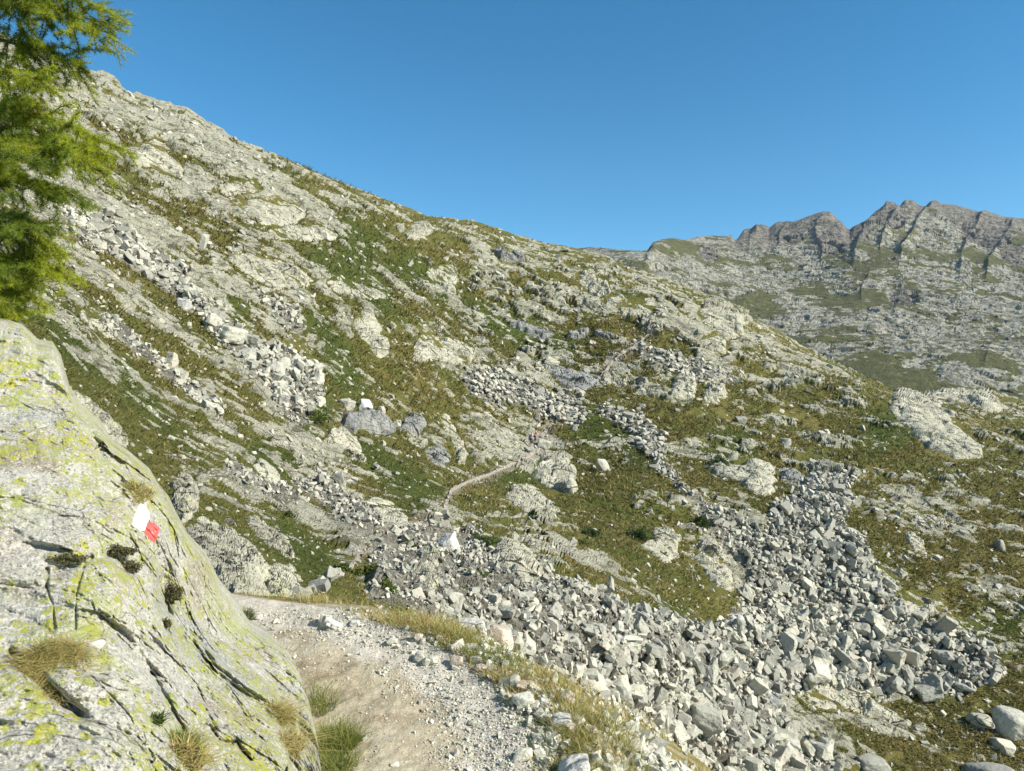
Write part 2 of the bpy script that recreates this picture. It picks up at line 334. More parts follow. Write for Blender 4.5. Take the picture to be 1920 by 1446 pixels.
# how rocky each area is (picture position of a sample, density), as a smooth map
RD = [(150,180,.95),(300,240,.92),(450,300,.9),(200,300,.6),(330,330,.72),(300,300,.85),(280,325,.25),(500,360,.85),(560,300,.35),(560,400,.75),(620,340,.3),(700,380,.42),(680,430,.25),
 (760,430,.55),(850,450,.4),(930,430,.08),(900,480,.5),(980,500,.55),(400,420,.2),(340,400,.35),(330,450,.15),(500,450,.15),(600,470,.2),(480,500,.6),(560,510,.55),(650,540,.4),(720,560,.55),(600,570,.35),
 (700,500,.05),(780,500,.05),(850,560,.15),(800,590,.3),(850,520,.65),(930,540,.75),(1050,540,.6),(1130,560,.75),(1200,560,.7),(1280,570,.5),(1350,600,.8),(1000,580,.15),(1100,600,.15),(1000,640,.06),(900,620,.12),(920,590,.4),
 (1300,630,.55),(1200,600,.3),(1250,650,.3),(1300,700,.55),(1400,700,.35),(1450,650,.5),(1500,690,.5),(1560,700,.15),(1650,740,.08),(1600,780,.12),(1500,760,.35),(1400,760,.2),(1430,800,.4),
 (1780,760,.6),(1850,800,.3),(1760,830,.4),(1900,850,.15),(1880,950,.1),(1700,850,.05),(1650,870,.1),(1720,900,.35),(1700,980,.35),(1620,1000,.35),(1800,1000,.2),(1880,1010,.3),
 (1700,1050,.4),(1800,1080,.15),(1880,1120,.35),(1820,1170,.3),(1900,1200,.3),(1680,1120,.5),(1750,1150,.5),(1850,1250,.1),(1800,1320,.2),(1700,1330,.3),(1560,1320,.5),(1640,1400,.45),(1800,1400,.4),(1900,1440,.3),(1500,1350,.4),
 (1400,880,.55),(1500,900,.3),(1450,950,.08),(1350,950,.15),(1350,840,.1),(1300,780,.2),(1200,850,.1),(1100,820,.06),(1150,900,.15),(1050,900,.35),(900,900,.1),(1000,940,.4),(1150,960,.1),(1100,1000,.15),(1200,960,.45),
 (1230,1020,.45),(1150,1080,.3),(1250,1120,.25),(1340,1050,.6),(1200,1100,.35),(1000,1020,.35),(900,1000,.3),(950,1050,.6),(850,960,.3),
 (640,700,.05),(700,720,.12),(600,620,.06),(620,560,.12),(760,730,.2),(850,690,.75),(800,650,.65),(700,630,.45),(920,700,.65),(1050,700,.85),(1000,740,.8),(1100,720,.85),(1150,680,.6),(1200,730,.3),(900,770,.35),(850,770,.2),(830,830,.3),(900,830,.5),(980,790,.7),
 (680,780,.5),(760,780,.6),(720,850,.08),(780,900,.06),(640,740,.5),(560,700,.8),(500,600,.6),(450,560,.5),(400,600,.5),(530,640,.3),
 (200,560,.4),(300,560,.35),(250,650,.35),(350,700,.4),(200,700,.22),(300,780,.18),(400,780,.35),(450,820,.4),(350,850,.3),(250,870,.15),(550,780,.6),(600,870,.7),(520,860,.55),(450,900,.35),(550,930,.35),
 (640,920,.25),(600,1000,.4),(680,980,.6),(500,980,.35),(450,960,.35),(560,1060,.25),(700,1040,.6),(750,1100,.85),(800,1050,.8),(150,620,.35),(130,520,.5),(200,450,.85),(100,420,.85),(0,300,.6),(-300,300,.5),(2200,1000,.3),(2200,1400,.3)]
RDa = np.array(RD)
def rbf_density(u, v):
    num = np.zeros(u.shape); den = np.full(u.shape, 1e-9)
    for x, y, d in RD:
        w = 1.0/(((u-x)**2+(v-y)**2)/2400.+0.6)**2; num += w*d; den += w
    return num/den
dens = coarse(rbf_density, pu, pv, 320)

# boulder fields and scree chutes
SCREE = {
 'fan': [(1420,1000),(1470,930),(1465,940),(1500,925),(1530,872),(1590,880),(1600,940),(1575,990),(1640,1080),(1695,1150),(1760,1190),(1830,1230),(1880,1270),(1860,1290),(1790,1312),(1700,1300),(1600,1292),(1500,1290),(1460,1300),
         (1450,1330),(1480,1380),(1560,1420),(1600,1500),(1230,1560),(1180,1420),(1100,1320),(1020,1270),(930,1215),(860,1180),(760,1150),(690,1120),(700,1050),(745,1000),(800,990),(830,985),(900,1000),(930,1060),(1000,1075),(1090,1090),(1160,1130),(1240,1160),(1330,1165),
         (1385,1140),(1395,1080),(1370,1030)],
 'chute': [(1085,755),(1150,765),(1215,790),(1245,830),(1245,880),(1290,930),(1350,980),(1430,1005),(1400,1060),(1350,1030),(1290,960),(1240,900),(1200,840),(1150,790)],
 'upper': [(100,395),(200,405),(270,460),(340,500),(385,560),(400,600),(470,630),(560,650),(600,690),(612,730),(580,790),(560,800),(520,760),(480,705),(430,660),(385,620),(330,560),(250,500),(130,450)],
 'spur': [(465,525),(490,540),(560,590),(568,620),(540,620),(500,580)],
 'flags': [(860,700),(930,700),(1010,725),(1060,745),(1100,770),(1080,800),(1030,790),(990,770),(920,755),(880,735)],
 'bench': [(1190,640),(1240,655),(1320,680),(1390,700),(1395,720),(1330,715),(1250,690),(1200,665)],
 'strip': [(180,560),(240,620),(300,660),(370,720),(420,760),(400,770),(330,720),(270,670),(200,610)],
 'low': [(560,890),(600,900),(700,950),(720,980),(690,1000),(640,990),(580,940),(540,910)],
 'low2': [(420,870),(500,900),(560,930),(560,950),(490,930),(430,900)],
 'rightchute': [(1520,905),(1600,870),(1600,900),(1590,960),(1530,950)],
}
wob = 16*fbm(base*np.array([.25, .25, .25]), 91, 3)
sc = np.full(pu.shape, -99.)
for k, pl in SCREE.items():
    bb = np.array(pl); sel = (pu > bb[:, 0].min()-60) & (pu < bb[:, 0].max()+60) & (pv > bb[:, 1].min()-60) & (pv < bb[:, 1].max()+60)
    sc[sel] = np.maximum(sc[sel], polydist(pu[sel], pv[sel], pl) + wob[sel]*(0.8 if k != 'fan' else 1))
scree = sstep(-6, 8, sc)
TRAIL = [(545,1128),(590,1110),(630,1080),(670,1048),(720,1010),(760,985),(800,975)], [(835,948),(848,915),(880,900),(930,880),(990,858),(1010,845),(1020,815),(1060,775),(1095,735),(1130,700),(1155,668),(1200,640),(1222,618)]
tw = np.full(pu.shape, 99.)
for tl in TRAIL:
    d = polydist(pu, pv, tl, False); tw = np.minimum(tw, d)
trail = 1-sstep(2.0, 7.0, tw*np.interp(pv, [600, 1100], [2.6, 1.0]) + 3*fbm(base*0.8, 5, 2))
soil = (1-sstep(4, 18, tw + 12*fbm(base*0.2, 6, 3)))*sstep(1140, 1000, pv)*0.6
GREEN = [[(640,490),(780,505),(870,560),(950,600),(1040,650)],[(1000,640),(1060,640)],[(690,830),(720,860),(790,920)],[(600,590),(620,640),(660,700)],[(1110,800),(1170,840),(1200,870)],[(130,640),(230,700),(300,780),(380,870)],
 [(720,560),(600,480)],[(560,740),(610,760)],[(640,430),(690,470)],[(60,560),(140,600)],[(500,850),(580,880)],[(1700,790),(1660,800)],[(520,1000),(600,1060)],[(1700,1210),(1900,1180)],[(1380,830),(1350,860)],[(1270,1140),(1200,1150)],[(400,560),(440,580)],[(960,880),(1010,870)]]
gd = np.full(pu.shape, 999.)
for g in GREEN: gd = np.minimum(gd, polydist(pu, pv, g, False))
green = sstep(62, 4, gd + 40*fbm(base*0.11, 44, 3))*0.95
green = np.maximum(green, sstep(0.18, 0.5, fbm(joint(base, .5)*0.12, 77, 4))*0.5)
green = np.maximum(green, sstep(1120, 980, pv*0+pv)*0 + sstep(700, 100, pu)*sstep(480, 640, pv)*0.35)

# rock / turf pattern: long patches that follow the joints
J = joint(base, 0.5)
n = 0.7*vnoise(J*0.12, 11) + 1.0*vnoise(J*0.30+5, 12) + 1.0*vnoise(J*0.75+9, 13) + 0.9*vnoise(J*1.8+2, 14) + 0.6*vnoise(J*4.2+2, 15)
order = np.interp(n, np.quantile(n, np.linspace(0, 1, 41)), np.linspace(0, 1, 41))
densm = dens*np.where((pu < 660) & (pv > 470), .72, .86)*np.where(pv < 400, 1.1, 1)
rock = sstep(-0.12, 0.10, densm - order)
n2 = 0.8*vnoise(J*0.12, 11) + 1.1*vnoise(J*0.30+5, 12) + 1.0*vnoise(J*0.75+9, 13) + 0.4*vnoise(J*1.8+2, 14)
rockd = sstep(-0.24, 0.16, densm - np.interp(n2, np.quantile(n2, np.linspace(0, 1, 41)), np.linspace(0, 1, 41)))
rock = np.where(trail > .5, rock*0.3, rock)
# traced slabs are separate objects; keep turf under them
OUT = []
def outcrop(label, pts, h=0.22, mat='slab', name='rock_outcrop', fs=1.0, cracks=(), rise=1.0, seed=0): OUT.append((label, pts, h, mat, name, fs, cracks, rise, seed))
OC = 'bare granite slabs breaking through the turf'
outcrop('long pale whaleback rib of smooth granite running down the right edge of the slope', [(1688,726),(1712,730),(1735,748),(1775,780),(1815,808),(1845,835),(1852,850),(1838,862),(1790,862),(1745,842),(1725,822),(1700,790),(1672,772),(1676,745)], .30, fs=1.6)
outcrop('low rounded pale dome of rock beyond the long whaleback rib', [(1728,742),(1760,724),(1800,722),(1845,730),(1872,745),(1890,764),(1868,776),(1835,770),(1805,768),(1790,752),(1750,752)], .25, fs=1.4)
outcrop('pale knob of rock with a sheer face crowning the grassy knoll under the trail', [(1010,868),(1030,852),(1055,848),(1072,862),(1080,885),(1082,915),(1078,928),(1060,922),(1040,910),(1012,902),(1004,885)], .38, fs=1.2)
outcrop('cluster of rounded pale blocks below the knoll', [(965,908),(990,902),(1015,912),(1030,930),(1048,950),(1040,964),(1010,960),(985,950),(965,940),(950,925)], .30, fs=.8)
outcrop('squarish pale slab split by a vertical crack in the steep turf above the boulder field', [(1204,1010),(1225,1000),(1232,988),(1262,992),(1276,1010),(1275,1040),(1252,1045),(1225,1036),(1208,1024)], .30)
outcrop('steep ribbed slab dropping into the boulder field beside the chute', [(1306,1012),(1330,1008),(1345,1030),(1358,1062),(1378,1100),(1372,1110),(1345,1098),(1322,1075),(1308,1048)], .35, fs=.8)
outcrop('broad broken pale outcrop at the head of the right boulder chute', [(1372,880),(1395,862),(1420,850),(1440,858),(1455,870),(1452,900),(1440,940),(1425,945),(1400,932),(1380,915),(1350,900),(1330,870),(1348,862)], .32, fs=1.2)
outcrop('row of upright blocky rocks forming a low wall above the right chute', [(1460,868),(1480,868),(1500,874),(1520,880),(1540,892),(1538,908),(1515,910),(1490,904),(1466,900)], .40, 'greyslab', fs=.7)
outcrop('tall cracked slab on the rounded shoulder of the ridge', [(1316,582),(1325,560),(1352,562),(1380,585),(1392,610),(1388,632),(1368,630),(1345,610),(1325,600)], .30, fs=1.0)
outcrop('pale square-faced slab just below the rounded shoulder of the ridge', [(1306,640),(1330,628),(1350,618),(1368,635),(1366,658),(1352,666),(1328,660)], .30, fs=1.0)
outcrop('yellowish slab with a grassy ledge in the middle of the right slope', [(1258,722),(1272,690),(1290,685),(1308,700),(1306,735),(1300,750),(1278,748),(1256,745)], .28, fs=.8)
outcrop('slab broken into square blocks beside the yellowish ledge slab', [(1320,712),(1345,695),(1365,706),(1360,725),(1370,745),(1345,750),(1322,744)], .25, 'slab', fs=.55)
outcrop('stepped pale slab standing alone in the left part of the turf', [(662,605),(675,590),(695,592),(708,610),(718,635),(728,655),(722,672),(702,668),(690,650),(672,635)], .35, fs=.8)
outcrop('wide pale slab with rounded shoulders above the flat stones', [(776,650),(790,630),(815,632),(840,640),(862,655),(885,672),(880,688),(850,686),(815,676),(785,672)], .25, fs=1.2)
outcrop('large smooth pale face high on the left slope', [(452,378),(480,368),(520,372),(555,380),(575,395),(560,412),(530,416),(508,425),(488,415),(466,395)], .22, fs=1.6)
outcrop('layered pale slab with a dark cleft under the large smooth face', [(505,430),(540,418),(575,418),(612,420),(636,435),(630,450),(595,448),(560,450),(525,450)], .28, fs=.9)
outcrop('split smooth slabs side by side near the top left', [(232,272),(262,265),(292,262),(312,268),(326,290),(345,315),(340,325),(310,318),(285,305),(262,302),(240,290)], .22, fs=1.1)
outcrop('tilted streaked slab near the upper left skyline', [(410,342),(440,334),(475,336),(490,350),(470,356),(450,358),(436,366),(420,356)], .22, fs=1.0)
outcrop('grey fluted cliff step above the bright green hollow', [(650,765),(672,770),(690,760),(715,762),(738,778),(745,800),(735,812),(715,808),(690,802),(668,800),(652,790)], .45, 'greyslab', name='cliff_outcrop', fs=.7, rise=1.6)
outcrop('narrow grey cliff face to the right of the fluted step', [(760,775),(778,765),(798,768),(804,785),(792,806),(775,806),(762,795)], .45, 'greyslab', name='cliff_outcrop', fs=.8, rise=1.5)
outcrop('pale jagged outcrop at the left end of the bright green hollow', [(612,822),(628,800),(650,798),(672,812),(680,835),(686,858),(670,850),(650,835),(630,826)], .38, fs=.8)
outcrop('leaning pointed fin of rock in the middle of the slope', [(832,772),(842,765),(855,785),(866,810),(880,845),(878,862),(862,860),(858,830),(845,805)], .40, fs=.9)
outcrop('grey streaked slab to the left of the leaning fin', [(798,838),(815,826),(838,830),(850,845),(845,862),(828,868),(812,862)], .28, 'greyslab', fs=.7)
outcrop('low broad slab in the turf below the left skyline', [(432,486),(460,478),(500,486),(540,500),(575,520),(590,530),(560,542),(520,540),(490,528),(455,508)], .22, fs=1.2)
outcrop('long broken slab band in the middle left of the slope', [(612,532),(640,520),(670,530),(700,545),(730,556),(715,564),(680,558),(650,552),(625,548)], .24, fs=.8)
outcrop('tall pale slab above the green gully', [(806,500),(830,490),(852,494),(864,520),(862,540),(845,538),(826,522),(812,512)], .28, fs=1.0)
outcrop('rounded pale boulder slab close below the skyline', [(762,432),(775,418),(800,418),(814,430),(802,440),(785,446),(768,442)], .35, fs=1.1)
outcrop('short vertical cliff band high under the saddle', [(922,472),(935,470),(955,476),(978,480),(984,490),(960,492),(938,488)], .5, 'greyslab', name='cliff_outcrop', fs=.6, rise=1.5)
outcrop('smooth oval hump of rock in the turf left of the trail', [(476,872),(488,862),(505,868),(520,885),(528,902),(512,910),(496,900),(482,888)], .40, fs=2.0)
outcrop('wide smooth slab with one vertical crack just above the boulder field', [(680,940),(695,930),(725,932),(750,942),(766,965),(762,985),(735,988),(712,975),(692,955)], .32, fs=2.0)
outcrop('massive pale cracked outcrop at the upper edge of the boulder field', [(925,1030),(940,1010),(965,1005),(985,1020),(998,1045),(1018,1075),(1012,1100),(985,1108),(962,1098),(940,1075),(926,1055)], .42, fs=1.0)
outcrop('smooth pale slabs leaning together in the near boulder field', [(762,1070),(785,1055),(808,1062),(812,1090),(806,1125),(792,1130),(776,1110),(766,1090)], .40, fs=1.0)
outcrop('lichen covered hump just behind the marked rock', [(118,722),(150,732),(185,758),(212,785),(238,822),(240,838),(205,822),(170,800),(140,770)], .35, fs=.35)
outcrop('greenish upright block peeping over the marked rock', [(325,905),(345,885),(362,892),(372,915),(368,960),(352,985),(335,990),(320,950)], .5, fs=.5)
outcrop('broad greenish grey crag at the far end of the path', [(352,1000),(385,985),(425,985),(445,1000),(470,1035),(500,1085),(505,1130),(480,1160),(430,1165),(395,1110),(365,1050)], .40, fs=.45)
outcrop('rounded pale rock between the greenish crag and the start of the far trail', [(495,1085),(515,1066),(545,1072),(562,1100),(566,1122),(540,1140),(510,1138),(498,1115)], .45, fs=.6)
outcrop('narrow pale ledge climbing behind the greenish crag', [(462,968),(480,965),(505,985),(535,1010),(552,1040),(545,1050),(520,1030),(490,1005),(468,990)], .28, fs=.6)
outcrop('long smooth pale slab bordering the foot of the boulder field at lower right', [(1508,1302),(1530,1286),(1575,1284),(1620,1296),(1660,1318),(1708,1350),(1702,1360),(1660,1345),(1610,1326),(1560,1328),(1525,1322)], .25, fs=1.0)
outcrop('cracked whaleback slab at the right side of the boulder field', [(1664,1130),(1690,1118),(1725,1122),(1760,1135),(1775,1150),(1750,1162),(1720,1168),(1690,1158),(1670,1148)], .28, fs=1.1)
outcrop('flat crazed slab in the turf below the whaleback', [(1748,1178),(1780,1168),(1820,1172),(1858,1188),(1845,1198),(1815,1204),(1780,1196)], .22, fs=.7)
outcrop('white weathered ledge below the rounded shoulder', [(1130,560),(1150,550),(1190,552),(1225,556),(1238,568),(1215,578),(1180,580),(1150,574)], .22, 'slab', fs=1.0)
outcrop('grey white lumps along the left end of the terrace', [(962,598),(985,590),(1008,600),(1028,606),(1042,618),(1020,628),(1000,620),(978,610)], .35, 'greyslab', fs=.9)
outcrop('left one of the two low white ledges on the terrace', [(1064,615),(1080,609),(1105,613),(1104,621),(1085,625),(1066,623)], .5, 'greyslab', fs=1.1)
outcrop('right one of the two low white ledges on the terrace', [(1116,618),(1135,617),(1152,621),(1150,630),(1130,630),(1117,626)], .5, 'greyslab', fs=1.1)
outcrop('tall square stack of rock above the terrace', [(1105,505),(1112,503),(1118,528),(1138,528),(1143,545),(1122,552),(1105,545),(1090,530),(1082,520)], .35, fs=.7)
outcrop('big weathered slab cut by the trail above the flat stones', [(1020,680),(1050,676),(1085,690),(1125,700),(1120,720),(1095,735),(1065,730),(1040,708)], .2, 'greyslab', fs=.8)
outcrop('long mossy slab low down behind the larch', [(152,580),(175,572),(200,588),(212,612),(218,630),(200,628),(175,610)], .28, fs=.7)
outcrop('pair of ribbed slabs on the open turf at right', [(1690,1010),(1705,1000),(1725,1030),(1735,1062),(1715,1060),(1695,1035)], .25, fs=1.0)
outcrop('cluster of pale blocks in brown turf at right', [(1692,945),(1710,940),(1735,950),(1760,955),(1790,975),(1775,985),(1750,972),(1720,975),(1698,965)], .3, fs=.7)
outcrop('rounded cracked slab at the right margin of the boulder field', [(1630,1085),(1650,1070),(1668,1080),(1690,1090),(1680,1105),(1655,1110),(1635,1100)], .35, fs=.9)

od = np.full(pu.shape, -99.)
for o in OUT:
    bb = np.array(o[1]); sel = (pu > bb[:, 0].min()-20) & (pu < bb[:, 0].max()+20) & (pv > bb[:, 1].min()-20) & (pv < bb[:, 1].max()+20)
    od[sel] = np.maximum(od[sel], polydist(pu[sel], pv[sel], o[1]))
rock = rock*sstep(0, -8, od); rockd = rockd*sstep(2, -10, od)
rs = np.maximum(rock*(1-scree), 0); far = np.clip(base[:, 1]/90., .18, 1.3)
# relief: jointed blocks where bare, tussocks and steps where grown over
disp = np.zeros(len(base), np.float32)
sel = (rs > 0.01) | (scree > .01) | (rockd > .02)
Js = joint(base[sel], 0.42)
h1, e1 = facet(Js*0.22+3, 21); h2, e2 = facet(Js*0.62, 22); h3, e3 = facet(Js*1.7+7, 23)
k1 = (rockd*(1-scree))[sel]*np.clip(.35+rs[sel], 0, 1); k2 = scree[sel]; fr = far[sel]
disp[sel] += k1*(0.45*fr + 0.62*fr*h1 + 0.30*h2*fr**.3 + 0.14*h3 + 0.05*fbm(base[sel]*4.0, 36, 3) - 0.22*fr*(1-sstep(0, .07, e1)) - .12*(1-sstep(0, .09, e2)) - 0.05*(1-sstep(0, .10, e3)))
disp[sel] += k2*(0.35*h2 + 0.28*h3 + .1)
disp += (1-rs)*(1-scree)*(0.55*far*fbm(base*0.22, 31, 3) + 0.20*np.clip(far, .4, 1)*fbm(base*1.1, 32, 3) + 0.06*fbm(base*3.6, 33, 2))
disp += 1.6*far*fbm(joint(base)*0.045, 34, 2)*sstep(20, 60, base[:, 1])
disp = np.where(trail > .3, disp*0.5, disp)*(.5+.5*sstep(0, 90, pv-np.interp(pu, [c[0] for c in HCR], [c[1] for c in HCR])))
disp *= np.where(np.arange(len(base))//len(ucol) >= H.nfront+2, .3, 1)
H.P = (base + N*disp[:, None]).reshape(H.P.shape)
H.N2 = gnormals(H.P)
hm = arrmesh('hillside', H.P.reshape(-1, 3), gridfaces(*H.P.shape[:2]), smooth=False)
for nme, a in (('rock', rock), ('green', green), ('trail', trail), ('scree', scree), ('soil', soil)): attr(hm, nme, a)
link('hillside', hm, M['hill'], kind='structure')
AS = {k: a.reshape(H.P.shape[:2]) for k, a in (('rock', rs), ('scree', scree), ('trail', trail), ('green', green), ('od', od))}

# ------------------------------------------------------------------ traced outcrops: each a solid hump set into the slope
def shoot(surf, u, v, N=None): return surf.at(u, v), surf.at(u, v, surf.N if N is None else N)
for k, (label, pts, h, mat, name, fs, cracks, rise, seed) in enumerate(OUT):
    P = np.array(pts, float); x0, y0 = P.min(0)-7; x1, y1 = P.max(0)+7; st = 0.9
    uu, vv = np.meshgrid(np.arange(x0, x1, st), np.arange(y0, y1, st)); sh = uu.shape
    B, Nn = shoot(H, uu, vv); d = polydist(uu, vv, pts)
    px = B[..., 1].mean()/F
    wdt = max(np.clip(d, 0, None).max(), 4)
    g = B.reshape(-1, 3); Jg = joint(g, .45)/fs
    d = d + (fbm(joint(g, .5)/(px*wdt*1.1)+k, 200+k, 3, .5).reshape(sh))*wdt*0.5
    prof = np.where(d > 0, 1-np.exp(-np.clip(d, 0, None)/(wdt*0.20)), d/6.0)
    hgt = h*wdt*1.25*px*rise
    S = max(px*40, 0.25)
    a1, ea = facet(Jg/S*0.9+k*3.1, 300+k); a2, eb = facet(Jg/S*2.6, 400+k); a3, ec = facet(Jg/S*7., 500+k)
    rel = (0.34*a1 + 0.17*a2 + 0.07*a3 - 0.15*(1-sstep(0, .08, ea)) - .08*(1-sstep(0, .10, eb)) - .03*(1-sstep(0, .12, ec))).reshape(sh)*S*0.6
    up = np.array([0, -0.35, 0.6]); dirn = Nn*0.8+up; dirn /= np.linalg.norm(dirn, axis=2, keepdims=True)
    tilt = ((vv-P[:, 1].mean())/(P[:, 1].max()-P[:, 1].min()))       # the downhill side stands prouder
    Q = B + dirn*(prof*hgt*(1+0.6*tilt*(prof > 0)) + rel*np.clip(prof, 0, 1))[..., None]
    link(name, arrmesh(name, Q.reshape(-1, 3), gridfaces(*sh), smooth=False), M[mat], label=label, cat='rock outcrop', group=OC)

# ================================================================== THE FAR MOUNTAIN
FCR = [(500,470),(900,480),(1050,468),(1110,463),(1150,466),(1190,470),(1214,469),(1222,458),(1240,449),(1290,446),(1310,441),(1345,440),(1372,438),(1379,446),(1395,431),(1410,428),(1418,421),(1432,427),(1442,432),(1455,424),(1480,420),(1500,414),
 (1520,408),(1536,403),(1556,403),(1568,412),(1578,420),(1586,432),(1593,436),(1600,429),(1610,422),(1622,416),(1636,402),(1650,391),(1662,377),(1678,380),(1686,386),(1698,376),(1712,374),(1722,382),(1736,385),(1745,375),(1754,372),(1766,379),(1790,381),(1810,388),(1840,397),(1856,400),
 (1880,405),(1930,408),(2050,400),(2300,440),(2800,470),(3200,500)]
FP = [(900,800,430),(1500,830,430),(2000,840,400),(2600,840,400),(900,560,820),(1200,640,600),(1200,480,850),(1500,720,500),(1500,600,720),(1500,520,1000),(1540,410,1350),(1800,720,470),(1800,600,680),(1800,500,1000),(1760,380,1500),
      (1300,450,1200),(2100,700,480),(2100,550,800),(2100,410,1600),(2700,700,500),(2700,480,1500),(1100,470,1000),(1640,640,600),(1350,560,800),(600,480,1100)]
fu = np.unique(np.concatenate([np.arange(640, 1040, 8.), np.arange(1040, 1950, 1.25), np.arange(1950, 2750, 8.)]))
fd = TPS([(a, b, math.log(c if c < 500 else 500*(c/500)**.7)) for a, b, c in FP])
G = Surf(fu, FCR, 850, 400, fd, back=10, backstep=0.02, backdrop=0.12, push=0.05)
gu, gv = G.UU.ravel(), G.VV.ravel(); gb = G.P.reshape(-1, 3).copy(); GN = G.N.reshape(-1, 3)
crest = np.interp(gu, [c[0] for c in FCR], [c[1] for c in FCR]); below = gv-crest
crag = sstep(50, 10, below + 25*fbm(gb*0.02, 61, 3))*sstep(1330, 1420, gu)
for cx, cy, rx, ry in [(1690,555,30,16),(1560,450,60,30),(1860,440,50,30),(1900,480,30,30),(1830,430,30,20),(1660,405,40,25),(1330,470,20,20)]:
    crag = np.maximum(crag, sstep(1.2, .6, np.hypot((gu-cx)/rx, (gv-cy)/ry) + .5*fbm(gb*0.03, 62, 3)))
fdens = np.interp(gv, [380, 470, 560, 650, 700, 740, 800], [.75, .72, .78, .72, .5, .38, .4])
for cx, cy, rx, ry, q in [(1280,465,60,18,-.55),(1830,500,35,25,-.7),(1480,560,120,20,-.25),(1750,520,40,30,-.3),(1690,480,60,35,-.15),(1900,440,40,25,-.5),(1750,740,160,25,-.3),(1200,490,40,15,-.3),(1640,560,50,15,-.5),(1560,480,60,20,.2),(1720,540,80,30,.25),(1400,520,80,30,.2),(1470,440,30,12,-.5),(1150,480,40,12,-.2)]:
    fdens = fdens + q*np.exp(-((gu-cx)/rx)**2-((gv-cy)/ry)**2)
nn = fbm(joint(gb, .6)*0.03, 71, 5, .85); orderf = np.interp(nn, np.quantile(nn, np.linspace(0, 1, 41)), np.linspace(0, 1, 41))
frock = np.maximum(sstep(-.22, .22, fdens-.06-orderf), crag)
cf = .25+.75*sstep(4, 45, below)
a1, x1 = facet(joint(gb, .6)/60., 81, soft=.3); a2, x2 = facet(joint(gb, .6)/24.+3, 82); a3, x3 = facet(joint(gb, .6)/9.+1, 83); a4, x4 = facet(joint(gb, .6)/3.6+1, 84)
edgefade = np.where(np.arange(len(gb))//len(fu) >= G.nfront+2, .35, 1)
damp = np.interp(gv, [380, 500, 800], [1, .8, .5])
dd = (14*fbm(gb*0.006, 85, 3) + a1*7*(0.35+1.1*crag) + cf*(a2*2.6*(0.4+.6*frock) + a3*1.9*(.2+.8*frock) + a4*0.8*frock) - 5*cf*crag*(1-sstep(0, .12, x2)) - 1.0*frock*(1-sstep(0, .15, x3)))*damp*edgefade*(.45+.55*sstep(0, 55, below))
for rl, amp in (([(1640,398),(1622,425),(1600,470)], 26), ([(1700,375),(1672,405),(1650,450)], 30), ([(1754,370),(1722,410),(1690,470)], 26), ([(1840,405),(1815,440),(1800,490)], 22), ([(1895,420),(1872,460),(1850,500)], 20), ([(1420,422),(1408,440)], 12),
                ([(1480,418),(1462,440),(1455,460)], 16), ([(1545,402),(1528,430),(1540,470)], 18), ([(1630,520),(1615,545)], 9), ([(1690,540),(1680,570)], 9), ([(1225,455),(1212,478)], 16), ([(1855,650),(1845,680)], 7), ([(1395,560),(1385,590)], 6)):
    rl = np.array(rl, float); xr = np.interp(gv, rl[:, 1], rl[:, 0]) + 5*fbm(gb*.02, 88, 3); o_ = gu-xr; fade = sstep(rl[0, 1]-25, rl[0, 1]+2, gv)*sstep(rl[-1, 1]+35, rl[-1, 1], gv)
    dd = dd + amp*.30*fade*(.7+.6*fbm(gb*.03, 89, 3))*np.where(o_ > 0, np.exp(-o_/20.), np.exp(o_/5.))*(.35+.65*sstep(0, 12, below))*edgefade
G.P = (gb + GN*dd[:, None]).reshape(G.P.shape)
gm = arrmesh('far_mountain', G.P.reshape(-1, 3), gridfaces(*G.P.shape[:2]), smooth=False)
attr(gm, 'rock', frock); attr(gm, 'crag', crag); link('mountain', gm, M['far'], kind='structure')

# ================================================================== LOOSE ROCK
RS = np.random.RandomState(11)
def hull_arrays(pts, bev=0.0):
    bm = bmesh.new()
    for p in pts: bm.verts.new(p)
    r = bmesh.ops.convex_hull(bm, input=bm.verts)
    bmesh.ops.delete(bm, geom=[g for g in r['geom_interior'] if isinstance(g, bmesh.types.BMVert)], context='VERTS')
    bmesh.ops.dissolve_limit(bm, angle_limit=math.radians(4), verts=bm.verts, edges=bm.edges)
    if bev: bmesh.ops.bevel(bm, geom=bm.edges[:], offset=bev, segments=1, profile=.6, affect='EDGES', clamp_overlap=True)
    bmesh.ops.triangulate(bm, faces=bm.faces); bmesh.ops.recalc_face_normals(bm, faces=bm.faces)
    V = np.array([v.co[:] for v in bm.verts]); Fc = np.array([[v.index for v in f.verts] for f in bm.faces]); bm.free(); return V, Fc
def rock_points(rs, flat=(1, .8, .55)):
    """a jointed block: skewed box, some corners broken off"""
    pts = []
    for sx in (-1, 1):
        for sy in (-1, 1):
            for sz in (-1, 1):
                c = np.array([sx, sy, sz])*rs.uniform(.72, 1.0, 3)
                if rs.rand() < .45: pts.append(c)
                else:
                    for a in range(3):
                        q = c.copy(); q[a] *= 1-rs.uniform(.25, 1.1); pts.append(q)
    p = np.array(pts)*.40; sh = np.eye(3); sh[0, 1] = rs.uniform(-.4, .4); sh[1, 2] = rs.uniform(-.35, .35); sh[0, 2] = rs.uniform(-.3, .3)
    return (p@sh)*np.array(flat)
PROTO = [rock_points(RS, (1.1, RS.uniform(.55, .95), RS.uniform(.28, .75))) for _ in range(32)]
PLOW = [hull_arrays(p) for p in PROTO]
